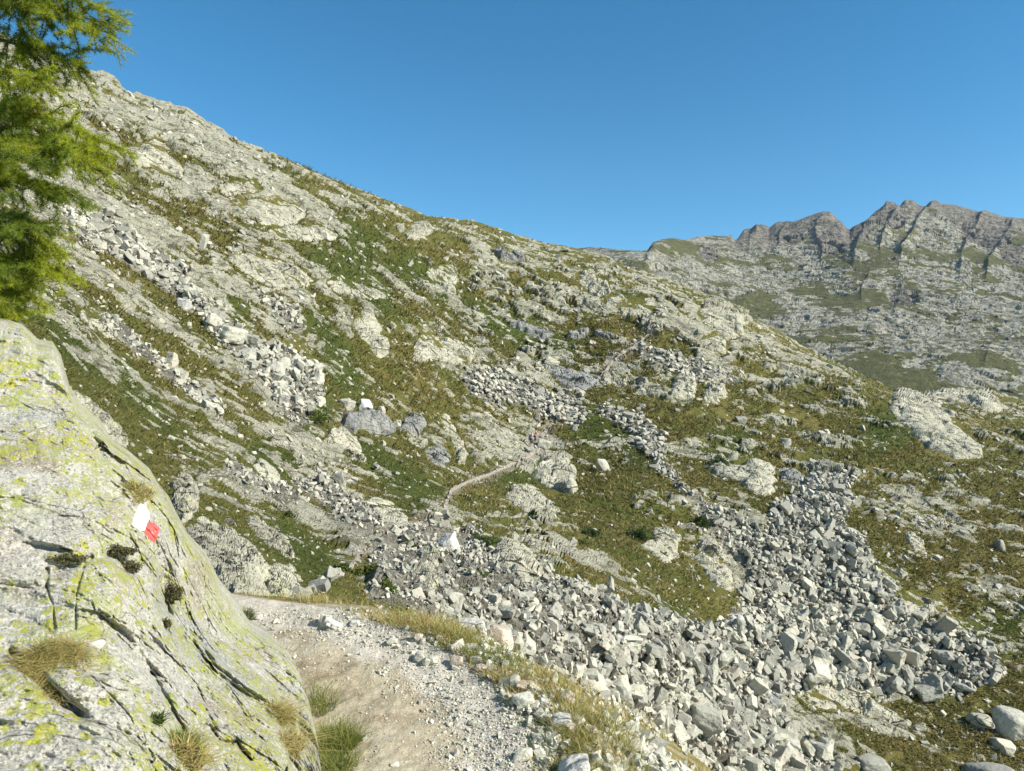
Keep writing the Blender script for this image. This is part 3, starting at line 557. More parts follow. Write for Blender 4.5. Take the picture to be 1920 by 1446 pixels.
def rough_hull(p, k):
    """the same block with chipped edges and uneven faces"""
    bm = bmesh.new(); V, Fc = hull_arrays(p, 0.012); vs = [bm.verts.new(v) for v in V]
    for f in Fc:
        try: bm.faces.new([vs[i] for i in f])
        except ValueError: pass
    for _ in range(3):
        L = [e for e in bm.edges if e.calc_length() > .13]
        if L: bmesh.ops.subdivide_edges(bm, edges=L, cuts=1); bmesh.ops.triangulate(bm, faces=bm.faces)
    bm.normal_update(); P = np.array([v.co[:] for v in bm.verts]); Nn = np.array([v.normal[:] for v in bm.verts])
    hh, ee = facet(P*3.2+k, 900+k); d = .030*hh + .022*fbm(P*7+k, 950+k, 3) - .012*(1-sstep(0, .1, ee)); P = P + Nn*d[:, None]
    bm.verts.index_update(); Fc = np.array([[v.index for v in f.verts] for f in bm.faces]); bm.free(); return P, Fc
PHI = [rough_hull(p, k) for k, p in enumerate(PROTO)]
PMESH = []
def proto_mesh(k, mat):
    key = (k, mat)
    for a, b in PMESH:
        if a == key: return b
    m = arrmesh('boulder', *PHI[k]); m.materials.append(M[mat]); PMESH.append((key, m)); return m
def rotmats(rs, n, up=None, flatness=0.0):
    q = rs.normal(size=(n, 4)); q[:, 1:3] *= (1-np.asarray(flatness)).reshape(-1, 1); q /= np.linalg.norm(q, axis=1, keepdims=True)
    w, x, y, z = q.T
    R = np.stack([1-2*(y*y+z*z), 2*(x*y-w*z), 2*(x*z+w*y), 2*(x*y+w*z), 1-2*(x*x+z*z), 2*(y*z-w*x), 2*(x*z-w*y), 2*(y*z+w*x), 1-2*(x*x+y*y)], -1).reshape(n, 3, 3)
    if up is not None:      # lay the flat side on the slope
        a = np.cross(np.array([0.3, 1, 0.1]), up); a /= np.linalg.norm(a, axis=1, keepdims=True); b = np.cross(up, a)
        R = np.stack([a, b, up], -1)@R
    return R
def merge(protos, pid, R, S, T):
    Vs = []; Fs = []; o = 0
    for k in range(len(protos)):
        ii = np.where(pid == k)[0]
        if len(ii) == 0: continue
        V, Fc = protos[k]; W = np.einsum('nij,vj->nvi', R[ii], V)*S[ii, None, None] + T[ii, None, :]
        Vs.append(W.reshape(-1, 3)); Fs.append((Fc[None]+(np.arange(len(ii))*len(V))[:, None, None]).reshape(-1, 3)+o); o += len(ii)*len(V)
    return np.concatenate(Vs), np.concatenate(Fs)
def scatter(n, box, size_fn, accept, mn=2.6, lift=(0.05, .3), flat=.3, surf=H, nrm=None):
    u = RS.uniform(box[0], box[2], n); v = RS.uniform(box[1], box[3], n)
    ok = v > np.interp(u, surf.u, surf.vc)+3; u = u[ok]; v = v[ok]
    ok = accept(u, v) > RS.uniform(0, 1, len(u)); u = u[ok]; v = v[ok]
    P = surf.at(u, v); Nn = surf.at(u, v, surf.N); s = size_fn(u, v, P); px = s*F/P[:, 1]
    ok = px > mn; u, v, P, Nn, s, px = u[ok], v[ok], P[ok], Nn[ok], s[ok], px[ok]
    T = P + Nn*(s*RS.uniform(lift[0], lift[1], len(s)))[:, None]
    return dict(u=u, v=v, T=T, N=Nn, s=s, px=px, R=rotmats(RS, len(s), Nn, flat(u, v) if callable(flat) else flat), pid=RS.randint(0, len(PROTO), len(s)))
def cat(*ds): return {k: np.concatenate([d[k] for d in ds]) for k in ds[0]}
def pick(d, m): return {k: v[m] for k, v in d.items()}
sc_at = lambda u, v: H.at(u, v, AS['scree'])
def fan_size(u, v, P):
    m = np.interp(v, [400, 760, 900, 1050, 1200, 1446], [8.5, 6.5, 8.5, 10, 14.5, 18]); m = np.where((u < 640) & (v < 860), 12, m); m = np.where((u < 1000) & (v > 900) & (v < 1120), 8, m); m = np.where((u < 720) & (v > 860), 9, m)
    return np.clip(m*P[:, 1]/F*np.exp(np.clip(RS.normal(0, .55, len(u)), -1, 1.15)), .06, 2.1)
flatf = lambda u, v: np.where((u > 700) & (v < 860), .82, .38)
def small_size(u, v, P): return np.clip(7.5*P[:, 1]/F*np.exp(RS.normal(0, .4, len(u))), .06, .8)
A = scatter(32000, (80, 380, 1960, 1500), fan_size, sc_at, 3.2, (.0, .34), flatf)
A2 = scatter(80000, (80, 380, 1960, 1500), small_size, lambda u, v: np.clip(sc_at(u, v)*1.0, 0, 1), 3.0, (.1, .8), flatf)
def loose_acc(u, v):
    r = H.at(u, v, AS['rock']); d = coarse(rbf_density, u, v, 200); t = H.at(u, v, AS['trail']); b = vnoise(np.stack([u/45, v/30, u*0], 1), 9)
    return np.clip((.16+.6*(b > .2))*d*(.5+.5*r) + .085, 0, 1)*(1-sc_at(u, v))*(1-.6*t)*(H.at(u, v, AS['od']) < -2)
def loose_size(u, v, P): return np.clip(6.5*P[:, 1]/F*np.exp(np.clip(RS.normal(0, .5, len(u)), -1, .9)), .05, 1.5)
B = scatter(85000, (-60, 120, 1980, 1460), loose_size, loose_acc, 3.0, (-.15, .12), .75)
def trail_acc(u, v): return (H.at(u, v, AS['trail']) > .15)*.5
Bt = scatter(9000, (540, 560, 1260, 1140), lambda u, v, P: np.clip(.22*np.exp(RS.normal(0, .4, len(u))), .06, .5), trail_acc, 2.2, (0, .2), .3)
ALL = cat(A, A2, B, Bt); isA = np.arange(len(ALL['s'])) < len(A['s'])+len(A2['s'])
vis = ALL['px']*((ALL['u'] > -10) & (ALL['u'] < 1930) & (ALL['v'] < 1450) & ~((ALL['u'] < 600) & (ALL['v'] > 1000)) & ~((ALL['v'] > 1240) & (ALL['u'] < 1020+ (ALL['v']-1240)*.9)))
top = np.zeros(len(vis), bool); top[np.argsort(-vis)[:288]] = True
V_, F_ = merge(PLOW, *[pick(ALL, ~top & isA)[k] for k in ('pid', 'R', 's', 'T')])
link('scree', arrmesh('scree', V_, F_), M['scree'], kind='stuff', label='field of countless broken grey granite rocks on the slope')
V_, F_ = merge(PLOW, *[pick(ALL, ~top & ~isA)[k] for k in ('pid', 'R', 's', 'T')])
link('loose_stones', arrmesh('loose_stones', V_, F_), M['scree'], kind='stuff', label='loose stones strewn over the alpine turf')
tp = pick(ALL, top); tA = isA[top]
GR = {'fan': ('angular grey granite block lying in the wide boulder field at lower right', 'angular blocks of the lower boulder field'),
      'up': ('angular pale granite block in the boulder streak running down the upper left slope', 'angular blocks of the upper left boulder streak'),
      'turf': ('loose pale granite rock lying on the turf outside the boulder fields', 'loose rocks on the turf')}
for i in range(len(tp['s'])):
    g = 'turf' if not tA[i] else ('up' if tp['u'][i] < 640 and tp['v'][i] < 860 else 'fan')
    o = D.objects.new('boulder', proto_mesh(int(tp['pid'][i]), 'block')); COL.objects.link(o)
    o.matrix_world = Matrix.Translation(tp['T'][i]) @ Matrix(tp['R'][i].tolist()).to_4x4() @ Matrix.Scale(float(tp['s'][i]), 4)
    tag(o, GR[g][0], 'boulder', GR[g][1])

# single rocks one can point at: convex body cut by planes, roughened, sized from the picture
def ico(sub):
    bm = bmesh.new(); bmesh.ops.create_icosphere(bm, subdivisions=sub, radius=1)
    V = np.array([v.co[:] for v in bm.verts]); Fc = np.array([[v.index for v in f.verts] for f in bm.faces]); bm.free(); return V, Fc
ICO = {k: ico(k) for k in (4, 5)}
def cut_rock(seed, dims, n=14, round_=.055, rough=.03, sub=4):
    rs = np.random.RandomState(seed); V, Fc = ICO[sub]
    nn = rs.normal(size=(n, 3)); nn /= np.linalg.norm(nn, axis=1, keepdims=True)
    nn = np.concatenate([nn, np.eye(3), -np.eye(3)]); d = np.r_[rs.uniform(.72, 1.0, n), np.full(6, .92)]
    c = np.clip(V@nn.T, 1e-3, None)/d; p = 1/max(round_, .02)
    r = 1/(c**p).sum(1)**(1/p)
    W = V*r[:, None]; W = W*(1+rough*fbm(W*2.3+seed, seed, 5, .6)[:, None]*2)
    return W*np.array(dims)*.5, Fc
def rock_at(u, v, w, h, seed, label, mat='stone', name='boulder', rot=0.0, n=14, round_=.055, rough=.045, sink=.24, surf=None, catg='boulder', sub=4, depth=.9, Nn=None, P=None, tilt=0.0, grp=None):
    """u,v: centre of the rock's foot in the picture; w,h its breadth and height there"""
    surf = surf or H
    if P is None: P = surf.at(u, v)
    k = P[1]/F; V, Fc = cut_rock(seed, (w*k, w*k*depth, h*k), n, round_, rough, sub)
    a = math.radians(rot); c, s = math.cos(a), math.sin(a)
    V = V@np.array([[c, 0, s], [0, 1, 0], [-s, 0, c]]).T
    V[:, 2] += h*k*(.5-sink)
    o = link(name, arrmesh(name, V, Fc), M[mat], loc=P.tolist(), label=label, cat=catg)
    if grp: o['group'] = grp
    return o
rock_at(840,1032,50,50,1,'big gleaming white boulder on the slope just above the boulder field','whiterock',n=13,rot=-14,rough=.05,round_=.05,sub=5)
rock_at(1131,882,22,40,2,'tall pale boulder with a black shadow hollow on its left, in the middle turf','block',rot=-25)
rock_at(640,906,20,34,3,'upright narrow boulder shadowed on its left side, on the left turf','block',rot=-12,n=8)
rock_at(692,762,30,34,4,'bright topped squat boulder perched on the grey fluted step','whiterock',rot=5,n=14,round_=.05,rough=.05)
rock_at(654,758,34,24,5,'rounded pale boulder left of the perched bright one','block',rot=20)
rock_at(722,766,14,20,6,'small upright pale boulder right of the perched bright one','block')
rock_at(1037,678,30,20,7,'tilted wedge of green tinged rock jutting over the terrace','slab',rot=28,n=8)
rock_at(1898,1372,74,62,8,'big rounded grey boulder at the right edge of the meadow','block',round_=.13,rot=8,sub=5,sink=.30)
rock_at(1862,1462,104,44,9,'broad domed grey boulder cut by the bottom edge near the right corner','block',round_=.14,sub=5,sink=.35)
rock_at(1638,1436,66,30,10,'long flat pale boulder lying in the turf at bottom right','block',rot=12,n=10)
rock_at(1880,1402,40,26,11,'dark sided wedge boulder below the big rounded one','block',rot=20,n=8)
rock_at(1836,1362,56,24,12,'low cracked hump of rock left of the big rounded boulder','slab',rot=5,round_=.14)
rock_at(1444,1328,48,44,13,'round boulder of bluish grey rock at the foot of the boulder field','greyslab',round_=.14,rot=10,sub=5)
rock_at(1740,1310,52,28,14,'large flat topped block at the lower tip of the boulder field','block',rot=-16,n=8,round_=.04)
rock_at(1545,1240,34,36,15,'squarish upright block in the middle of the boulder field','block',n=7,round_=.04,rot=6)
rock_at(1382,1168,34,22,16,'bright square cornered block where the two boulder fields meet','whiterock',n=7,round_=.04,rot=4)
rock_at(1158,1212,24,26,17,'small bright white block in the near boulder field','whiterock',n=7,round_=.04,rot=10)
rock_at(1300,1366,70,50,18,'large block with a deep black gap on its left in the near boulder field','block',n=8,round_=.05,rot=18,sub=5)
rock_at(1060,1216,56,34,19,'broad pale block in the near boulder field right of the white blocks','block',n=9,round_=.06,rot=8)
rock_at(1212,1262,22,48,20,'leaning pointed block like a shark fin in the near boulder field','slab',n=8,rot=20)
rock_at(1152,1300,58,48,21,'big pale block at the path side of the near boulder field','block',n=9,round_=.07,rot=-8,sub=5)
rock_at(1105,1290,66,50,22,'wide grey block behind the grass verge in the near boulder field','block',n=9,round_=.07,rot=6,sub=5)
rock_at(843,1142,40,34,23,'wedge shaped grey block with a flat face near the smooth leaning slabs','block',n=7,round_=.04,rot=25)
rock_at(345,580,26,24,24,'bright white block at the upper left edge of the boulder streak','whiterock',n=7,rot=15)
rock_at(430,640,52,34,25,'largest pale boulder in the middle of the upper boulder streak','block',n=9,rot=10,depth=1.2)
rock_at(468,672,36,38,26,'boulder with a long black shadow down its left side in the upper streak','block',n=9,rot=20)
rock_at(520,700,42,36,27,'rounded pale boulder low in the upper boulder streak','block',n=12,rot=0)
rock_at(525,752,36,20,28,'dark fronted slab wedge low in the upper boulder streak','greyslab',n=7,rot=10)
rock_at(672,782,10,10,29,'small chockstone beside the fluted step','block')
rock_at(1780,755,14,10,30,'low grey stone standing beyond the whaleback rib','greyslab')
rock_at(1005,790,14,16,31,'tan upright stone at the bend of the trail above the hikers','stained',n=8)
rock_at(1020,838,26,18,32,'triangular pale rock at the trail just below the hikers','block',n=7,rot=18)
rock_at(1076,812,14,16,33,'pointed pale stone alone on the green patch right of the trail','block',n=7)
rock_at(1876,1032,22,30,34,'oval pale boulder in brown turf near the right edge','block',round_=.16)
rock_at(1475,826,20,18,35,'cube shaped pale rock at the start of the short row of blocks','block',n=6,round_=.03)
rock_at(1394,786,20,20,36,'bright blocky rock standing on the right slope turf','block',n=6,round_=.03)
rock_at(380,470,14,34,37,'upright pale slab standing like a pillar in the upper left turf','block',n=8,rot=10)
rock_at(612,446,18,18,38,'pale block with a dark slot beside it under the layered slab','block',n=7)
rock_at(1580,955,26,24,39,'rounded greenish boulder at the side of the right chute','slab',round_=.14)

# ================================================================== THE NEAR LEDGE WITH THE PATH
def camber(x): return -1.60 - 0.11*np.maximum(0, x+0.6)
def lip_world(u, v):
    Y = 5.0
    for _ in range(30): Y = -camber((u-CX)/F*Y)*F/(v-CY)
    return ((u-CX)/F*Y, Y)
LIPPX = [(330,1132),(480,1134),(600,1142),(700,1158),(780,1178),(850,1202),(930,1238),(1000,1268),(1060,1296),(1130,1352),(1180,1404),(1225,1460),(1290,1560)]
LIP = [(-6.5, 5.4), (-4, 5.5)] + [lip_world(*p) for p in LIPPX] + [(1.05, 2.4), (1.5, 1.2), (2.6, -.5)]
PATHR = [lip_world(*p) for p in [(480,1150),(560,1156),(640,1178),(720,1206),(800,1232),(870,1262),(915,1300),(955,1345),(985,1390),(1010,1446),(1040,1520),(1100,1700)]]
def sd_lip(x, y):
    L = np.array(LIP); best = np.full(x.shape, 1e9); sg = np.ones(x.shape)
    for k in range(len(L)-1):
        x0, y0 = L[k]; dx, dy = L[k+1]-L[k]; t = np.clip(((x-x0)*dx+(y-y0)*dy)/(dx*dx+dy*dy), 0, 1)
        rx, ry = x-x0-t*dx, y-y0-t*dy; d = np.hypot(rx, ry); c = d < best; best = np.where(c, d, best); sg = np.where(c, np.sign(dx*ry-dy*rx), sg)
    return best*sg
def ground_z(x, y):
    sh = x.shape; p = np.stack([x.ravel(), y.ravel(), np.zeros(x.size)], 1)
    d = sd_lip(x.ravel(), y.ravel()); z = camber(np.minimum(p[:, 0], 2.0))
    z = z - 0.72*np.where(d > 0, d*d/(d+.35), 0) + 0.10*np.exp(-((d+.22)/.30)**2)
    dp = polydist(p[:, 0], p[:, 1], PATHR, False)
    z = z + 0.035*fbm(p*1.7, 501, 3) + 0.012*fbm(p*7, 502, 3) + .05*fbm(p*.9, 503, 2)*np.clip(d+1, 0, 3)
    z = z - 0.03*np.exp(-((d+1.5)/.5)**2) + .004*fbm(p*30, 504, 2)
    return z.reshape(sh), d.reshape(sh)
gs = np.unique(np.concatenate([np.arange(-900, 350, 12.), np.arange(350, 1500, 2.2), np.arange(1500, 2900, 12.)]))
gy = np.concatenate([np.exp(np.linspace(math.log(.5), math.log(9), 760)), np.exp(np.linspace(math.log(9.1), math.log(34), 90))])
GX = (gs[None]-CX)/F*gy[:, None]; GY = np.repeat(gy[:, None], len(gs), 1)
GZ, GD = ground_z(GX, GY)
px_ = (GX/GY*F+CX); vx_ = CY-F*GZ/GY
inpath = polydist(GX, GY, [(-2.6,5.0),(-2.6,5.6)]+[PATHR[0]]+PATHR[1:]+[(.3,-.5),(-3,-.5),(-3.4,4)])
p3 = np.stack([GX.ravel(), GY.ravel(), GZ.ravel()], 1)
dist_r = inpath + .10*fbm(p3*2.2, 511, 3).reshape(GX.shape)
pathm = sstep(-.06, .05, dist_r)
dpr = polydist(GX, GY, PATHR, False) + .14*fbm(p3*2.2, 512, 3).reshape(GX.shape)
gravel = np.clip(np.maximum(sstep(.50, .12, dpr), .55*sstep(3.9, 4.6, GY))*sstep(-.25, 0, dist_r), 0, 1)
gm_ = arrmesh('verge', np.stack([GX, GY, GZ], -1).reshape(-1, 3), gridfaces(*GX.shape), smooth=True)
attr(gm_, 'path', pathm); attr(gm_, 'gravel', gravel); attr(gm_, 'beyond', np.clip(GD, 0, 9))
nb = NB('trodden_path', .95, .1); pth = nb.attr('path'); gv_ = nb.attr('gravel'); be = nb.attr('beyond')
a = nb.noise(1.6, 5, .6, vec=nb.map(scale=(.7, 1.3, 1))); b = nb.noise(9, 5, .7); c = nb.noise(70, 4, .75); v1 = nb.voro(60)
dirt = nb.mix(nb.ramp(a, .40, .62), (.41, .35, .235), (.25, .19, .12)); dirt = nb.mix(nb.ramp(b, .40, .62, 0, .6), dirt, (.49, .43, .31))
dirt = nb.mix(nb.ramp(c, .56, .68, 0, .8), dirt, (.60, .56, .45)); dirt = nb.mix(nb.ramp(c, .30, .42, .55, 0), dirt, (.16, .115, .07))
grv = nb.mix(nb.ramp(v1, .15, .55), (.66, .62, .54), (.40, .36, .29)); grv = nb.mix(nb.ramp(b, .4, .6), grv, (.55, .50, .42))
f = nb.ramp(nb.math('ADD', gv_, nb.math('MULTIPLY', nb.math('SUBTRACT', nb.noise(5, 8, .8), .5), 2.2)), .35, .75)
col = nb.mix(f, dirt, grv)
turf = nb.mix(nb.ramp(b, .35, .65), (.16, .13, .045), (.30, .25, .12)); turf = nb.mix(nb.ramp(a, .5, .7), turf, (.40, .36, .27))
col = nb.mix(nb.ramp(pth, .3, .7), turf, col); col = nb.mix(nb.ramp(be, .8, 3.0), col, (.36, .35, .31))
nb.color(col); nb.bump(nb.math('ADD', b, nb.math('MULTIPLY', c, .8)), .012, .9); M['path'] = nb.m
link('path', gm_, M['path'], kind='structure')

# ================================================================== THE MARKED ROCK
RC = [(-1200,250),(-300,480),(0,588),(40,602),(70,636),(98,640),(114,665),(130,722),(152,757),(188,788),(208,822),(238,843),(280,878),(296,905),(316,930),(332,963),(352,1000),
      (385,1035),(410,1085),(440,1120),(465,1158),(500,1180),(540,1215),(560,1250),(578,1300),(592,1360),(605,1446),(618,1560),(640,1900),(660,2300)]
RP = [(0,600,3.95),(110,650,3.85),(120,720,3.7),(200,790,3.7),(290,890,3.75),(400,1050,4.0),(460,1150,4.2),(520,1210,4.05),(580,1290,3.75),(608,1446,3.05),(622,1600,2.55),
      (275,980,3.3),(0,1000,2.7),(0,1446,1.75),(300,1300,2.35),(300,1446,2.0),(450,1400,2.55),(550,1400,2.9),(150,1150,2.45),(0,800,3.3),(-400,800,2.9),(-400,500,3.6),
      (-400,1300,1.9),(-1100,800,2.6),(-1100,1300,1.9),(0,2300,1.05),(400,2300,1.2),(600,2300,1.45),(-1100,2300,1.1),(-1100,400,3.4),(60,1210,2.25),(100,1330,2.0)]
rr = np.concatenate([np.linspace(0, .30, 70, endpoint=False), np.linspace(.30, 1, 640)])
ru = np.unique(np.concatenate([np.arange(-700, -20, 9.), np.arange(-20, 642, 1.15), np.arange(96, 132, .55)]))
rdep = TPS([(a, b, math.log(c)) for a, b, c in RP])
K = Surf(ru, RC, 2250, 0, rdep, rows=rr, back=26, backstep=.0, backdrop=0)
nf = K.nfront                                                # rebuild the back: rolls over and falls steeply behind
for k in range(26):
    c = K.P[nf-1]; t = (k+1)/26.; q = c.copy(); g = 1 + .55*t*t + .10*t
    q[:, 0] *= g; q[:, 1] *= g; q[:, 2] = c[:, 2] - (1.9*t**1.6)*c[:, 1]*.35; K.P[nf+k] = q
K.N[nf:] = gnormals(K.P)[nf:]
kb = K.P.reshape(-1, 3); ku, kv = K.UU.ravel(), K.VV.ravel(); KN = K.N.reshape(-1, 3)
kf = np.where(np.arange(len(kb))//len(ru) >= nf-6, .35, 1.0)
J1 = joint(kb, .55)
a1, x1 = facet(J1*1.9+1.3, 601); a2, x2 = facet(J1*5.5+4, 602); a3, x3 = facet(J1*15., 603)
kd = .018 + .045*a1 + .015*a2 + .006*a3 - .006*(1-sstep(0, .03, x1))*sstep(-.1, .3, vnoise(kb*2, 614)) - .007*(1-sstep(0, .06, x2))*(vnoise(kb*4, 612) > 0) + .030*fbm(kb*1.6, 604, 4) + .017*fbm(kb*9, 605, 5, .65) + .0065*fbm(kb*38, 606, 4, .7)
pitted = sstep(.1, .4, fbm(kb*2.1, 607, 3)); kd -= pitted*.018*np.abs(fbm(kb*22, 608, 3))
CR = [([(88,1068),(87,1100),(92,1118),(100,1135),(101,1178)], 3, .045), ([(172,1045),(158,1060),(150,1085),(143,1115),(141,1180)], 2.2, .035),
      ([(283,1262),(300,1288),(315,1318),(345,1368)], 4, .05), ([(398,1368),(412,1390),(430,1394),(443,1390),(456,1408),(470,1425)], 3.5, .05),
      ([(305,1088),(306,1105),(316,1120),(312,1145),(303,1140)], 12, .10), ([(312,1165),(314,1192)], 6, .06), ([(20,1225),(60,1260),(110,1310),(150,1340)], 12, .12),
      ([(215,1180),(260,1225),(300,1290)], 16, .06), ([(180,1215),(160,1208)], 6, .03), ([(475,1180),(520,1290),(545,1400),(560,1500)], 14, .06), ([(520,1215),(560,1330),(575,1446)], 6, .03),
      ([(105,1075),(150,1050),(210,1040),(245,1070)], 9, .05), ([(150,760),(190,850),(240,885),(290,900)], 8, .05), ([(0,1140),(60,1165),(90,1180)], 7, .04)]
for pl, w, dp in CR:
    d = polydist(ku, kv, pl, False) + 3*vnoise(kb*14, 613); kd -= dp*.42*np.exp(-np.clip(d, 0, None)**2/(w*w))
ray = -kb/np.linalg.norm(kb, axis=1, keepdims=True); cs = np.clip((ray*KN).sum(1), .42, 1)     # relief measured across the face, so that ledges stay where they were traced
front = (np.arange(len(kb))//len(ru) < nf)[:, None]
K.P = (kb + np.where(front, ray*(kd*kf/cs)[:, None], KN*(kd*kf)[:, None])).reshape(K.P.shape); KS = gnormals(K.P)
km = arrmesh('marked_rock', K.P.reshape(-1, 3), gridfaces(*K.P.shape[:2]), smooth=True)
nb = NB('lichen_granite', .85)
b = nb.noise(6, 6, .65); c = nb.noise(60, 4, .75); a = nb.noise(1.7, 5, .6)
col = nb.mix(nb.ramp(a, .35, .62), (0.33, .32, .265), (.50, .48, .40)); col = nb.mix(nb.ramp(b, .42, .62, 0, .8), col, (.57, .545, .46))
col = nb.mix(nb.ramp(nb.noise(2.6, 5, .65, vec=nb.map(loc=(9, 4, 2))), .52, .66, 0, .75), col, (.30, .23, .155))
col = nb.mix(nb.ramp(c, .30, .43, .7, 0), col, (.07, .06, .045)); col = nb.mix(nb.ramp(nb.noise(150, 3, .7), .58, .7, 0, .6), col, (.58, .55, .47))
col = nb.mix(nb.ramp(nb.noise(1.3, 3, .6, vec=nb.map(loc=(2, 19, 2))), .58, .66, 0, .65), col, (.33, .345, .33))      # bluish crust lichen
patch = nb.noise(2.2, 4, .6, vec=nb.map(loc=(5, 5, 1)))
wv = nb.n('ShaderNodeVectorMath', operation='ADD'); nz = nb.n('ShaderNodeTexNoise'); nz.inputs['Scale'].default_value = 16; nb.put(nz.inputs['Vector'], nb.pos)
sc_ = nb.n('ShaderNodeVectorMath', operation='SCALE'); nb.put(sc_.inputs[0], nz.outputs['Color']); sc_.inputs['Scale'].default_value = .07
nb.put(wv.inputs[0], nb.pos); nb.put(wv.inputs[1], sc_.outputs[0])
vd = nb.voro(20, vec=wv.outputs[0]); vd2 = nb.voro(52, vec=wv.outputs[0]); vc_ = nb.voro(20, out='Color', vec=wv.outputs[0])
sx = nb.n('ShaderNodeSeparateColor'); nb.put(sx.inputs[0], vc_)
rad = nb.math('MULTIPLY', nb.ramp(patch, .35, .54), nb.math('MULTIPLY', sx.outputs[0], .75))
l1 = nb.ramp(nb.math('SUBTRACT', rad, vd), -.02, .06)
l2 = nb.ramp(nb.math('SUBTRACT', nb.math('MULTIPLY', nb.ramp(nb.noise(3.2, 4, .7, vec=nb.map(loc=(15, 3, 8))), .42, .57), .56), vd2), -.03, .05)
lich = nb.math('MAXIMUM', l1, nb.math('MULTIPLY', l2, .8))
lich = nb.math('MULTIPLY', lich, nb.ramp(nb.noise(48, 5, .8), .40, .50, .08, 1))
m2 = nb.noise(34, 6, .85, vec=nb.map(loc=(4, 9, 4)))
col = nb.mix(nb.ramp(m2, .36, .46, .8, 0), col, (.12, .11, .08)); col = nb.mix(nb.ramp(m2, .53, .62, 0, .8), col, (.55, .51, .43))
gr = nb.voro(150, out='Color'); gs_ = nb.n('ShaderNodeSeparateColor'); nb.put(gs_.inputs[0], gr)
col = nb.mix(nb.ramp(gs_.outputs[0], .72, .9, 0, .55), col, (.11, .105, .09)); col = nb.mix(nb.ramp(gs_.outputs[1], .7, .9, 0, .6), col, (.66, .63, .56))
cr = fissures(nb, 2.2, .012); col = nb.mix(nb.math('MULTIPLY', cr, .8), col, (.05, .045, .035))
col = nb.mix(lich, col, nb.mix(nb.ramp(b, .4, .6), (.43, .42, .06), (.36, .38, .10)))
col = nb.mix(nb.ramp(nb.noise(4.5, 5, .75, vec=nb.map(loc=(1, 1, 40))), .50, .68, 0, .45), col, (.37, .40, .18))
nb.color(col); nb.bump(nb.math('ADD', m2, nb.math('ADD', nb.math('MULTIPLY', c, .6), nb.math('MULTIPLY', lich, .15))), .02, .8); M['lichen'] = nb.m
link('marked_rock', km, M['lichen'], label='big lichen spotted granite rock in the left foreground carrying a painted trail mark', cat='rock')

def paint(name, mat, pts, parent, lab=None):
    P = np.array(pts, float); x0, y0 = P.min(0)-3; x1, y1 = P.max(0)+3; st = .6
    uu, vv = np.meshgrid(np.arange(x0, x1, st), np.arange(y0, y1, st)); Q = K.at(uu, vv); Nn = K.at(uu, vv, KS)
    d = polydist(uu, vv, pts) + 4.5*fbm(Q.reshape(-1, 3)*34, 71, 4, .65).reshape(uu.shape); Q = Q + Nn*(np.where(d > 0, .0022, -.004))[..., None]
    fc = gridfaces(*uu.shape); keep = (d.ravel()[fc] > -.8).any(1)
    o = link(name, arrmesh(name, Q.reshape(-1, 3), fc[keep], True), mat, parent)
    if lab: o['label'] = lab
    return o
def paint_mat(name, c, worn, lo=.33, hi=.45):
    nb = NB(name, .7); n_ = nb.noise(45, 4, .7); nb.color(nb.mix(nb.ramp(n_, lo, hi), worn, c)); nb.bump(nb.noise(60, 3, .7), .006, .6); return nb.m
M['wpaint'] = paint_mat('weathered_white_paint', (.75, .75, .75), (.52, .50, .45)); M['rpaint'] = paint_mat('weathered_red_paint', (.55, .10, .09), (.55, .30, .25), .34, .46)
tm = empty('trail_mark', K.at(270, 980).tolist(), label='red and white painted trail blaze on the lichen covered rock', cat='trail mark')
tm_inv = Matrix.Translation(tm.location).inverted()
for nme, mt, pts in (('white_stripe', 'wpaint', [(262,942),(271,945),(279,962),(279,975),(270,998),(262,994),(249,982),(254,964)]), ('red_stripe', 'rpaint', [(277,978),(286,980),(299,991),(297,1003),(289,1017),(280,1011),(269,1000)])):
    o = paint(nme, M[mt], pts, tm); o.matrix_parent_inverse = tm_inv
rock_at(184,1214,26,18,41,'small bright white stone caught in a hollow of the marked rock','whiterock','stone',P=K.at(184,1216)+np.array([0,-.01,.005]),n=8,round_=.06,catg='stone',sink=.25)
def near_at(u, v):
    u = np.atleast_1d(np.asarray(u, float)); v = np.atleast_1d(np.asarray(v, float)); Y = np.full(u.shape, 4.5)
    for _ in range(25):
        z, d = ground_z((u-CX)/F*Y, Y); Y = .5*Y + .5*np.clip(-z*F/(v-CY), .5, 12)
    z, d = ground_z((u-CX)/F*Y, Y)
    return np.stack([(u-CX)/F*Y, Y, z], 1), d
def ns(u, v, w, h, seed, label, mat='stone', **k):
    k.setdefault('catg', 'stone'); k.setdefault('name', 'stone'); k.setdefault('sink', .25)
    P, _ = near_at(u, v); return rock_at(u, v, w, h, seed, label, mat, P=P[0], **k)
ns(1078,1466,64,58,51,'white flat faced block at the bottom edge of the grassy verge','whiterock',n=7,round_=.04,rot=-8)
ns(609,1172,26,28,52,'upright white stone of the pair at the far end of the path','whiterock',n=8,round_=.05)
ns(627,1176,30,16,53,'low white stone right of the upright one at the far end of the path','whiterock',n=8,round_=.05,rot=10)
ns(592,1166,12,8,54,'tiny white stone left of the white pair at the far end of the path','whiterock')
ns(665,1171,22,10,55,'flat white stone in the grass edge right of the white pair','whiterock',n=8)
ns(486,1160,14,10,56,'white stone where the path leaves the marked rock','whiterock')
ns(735,1206,22,14,57,'pale stone at the inner edge of the grass verge, leftmost of three')
ns(785,1200,18,16,58,'pinkish stone in the grass verge, middle of three','stained')
ns(792,1206,14,12,59,'pale stone in the grass verge, right next to the pinkish one')
ns(786,1238,24,20,60,'grey stone at the gravel edge of the path, left of the split one')
ns(800,1246,20,18,61,'split grey stone standing at the gravel edge of the path')
ns(812,1244,20,18,62,'grey stone at the gravel edge of the path, right of the split one')
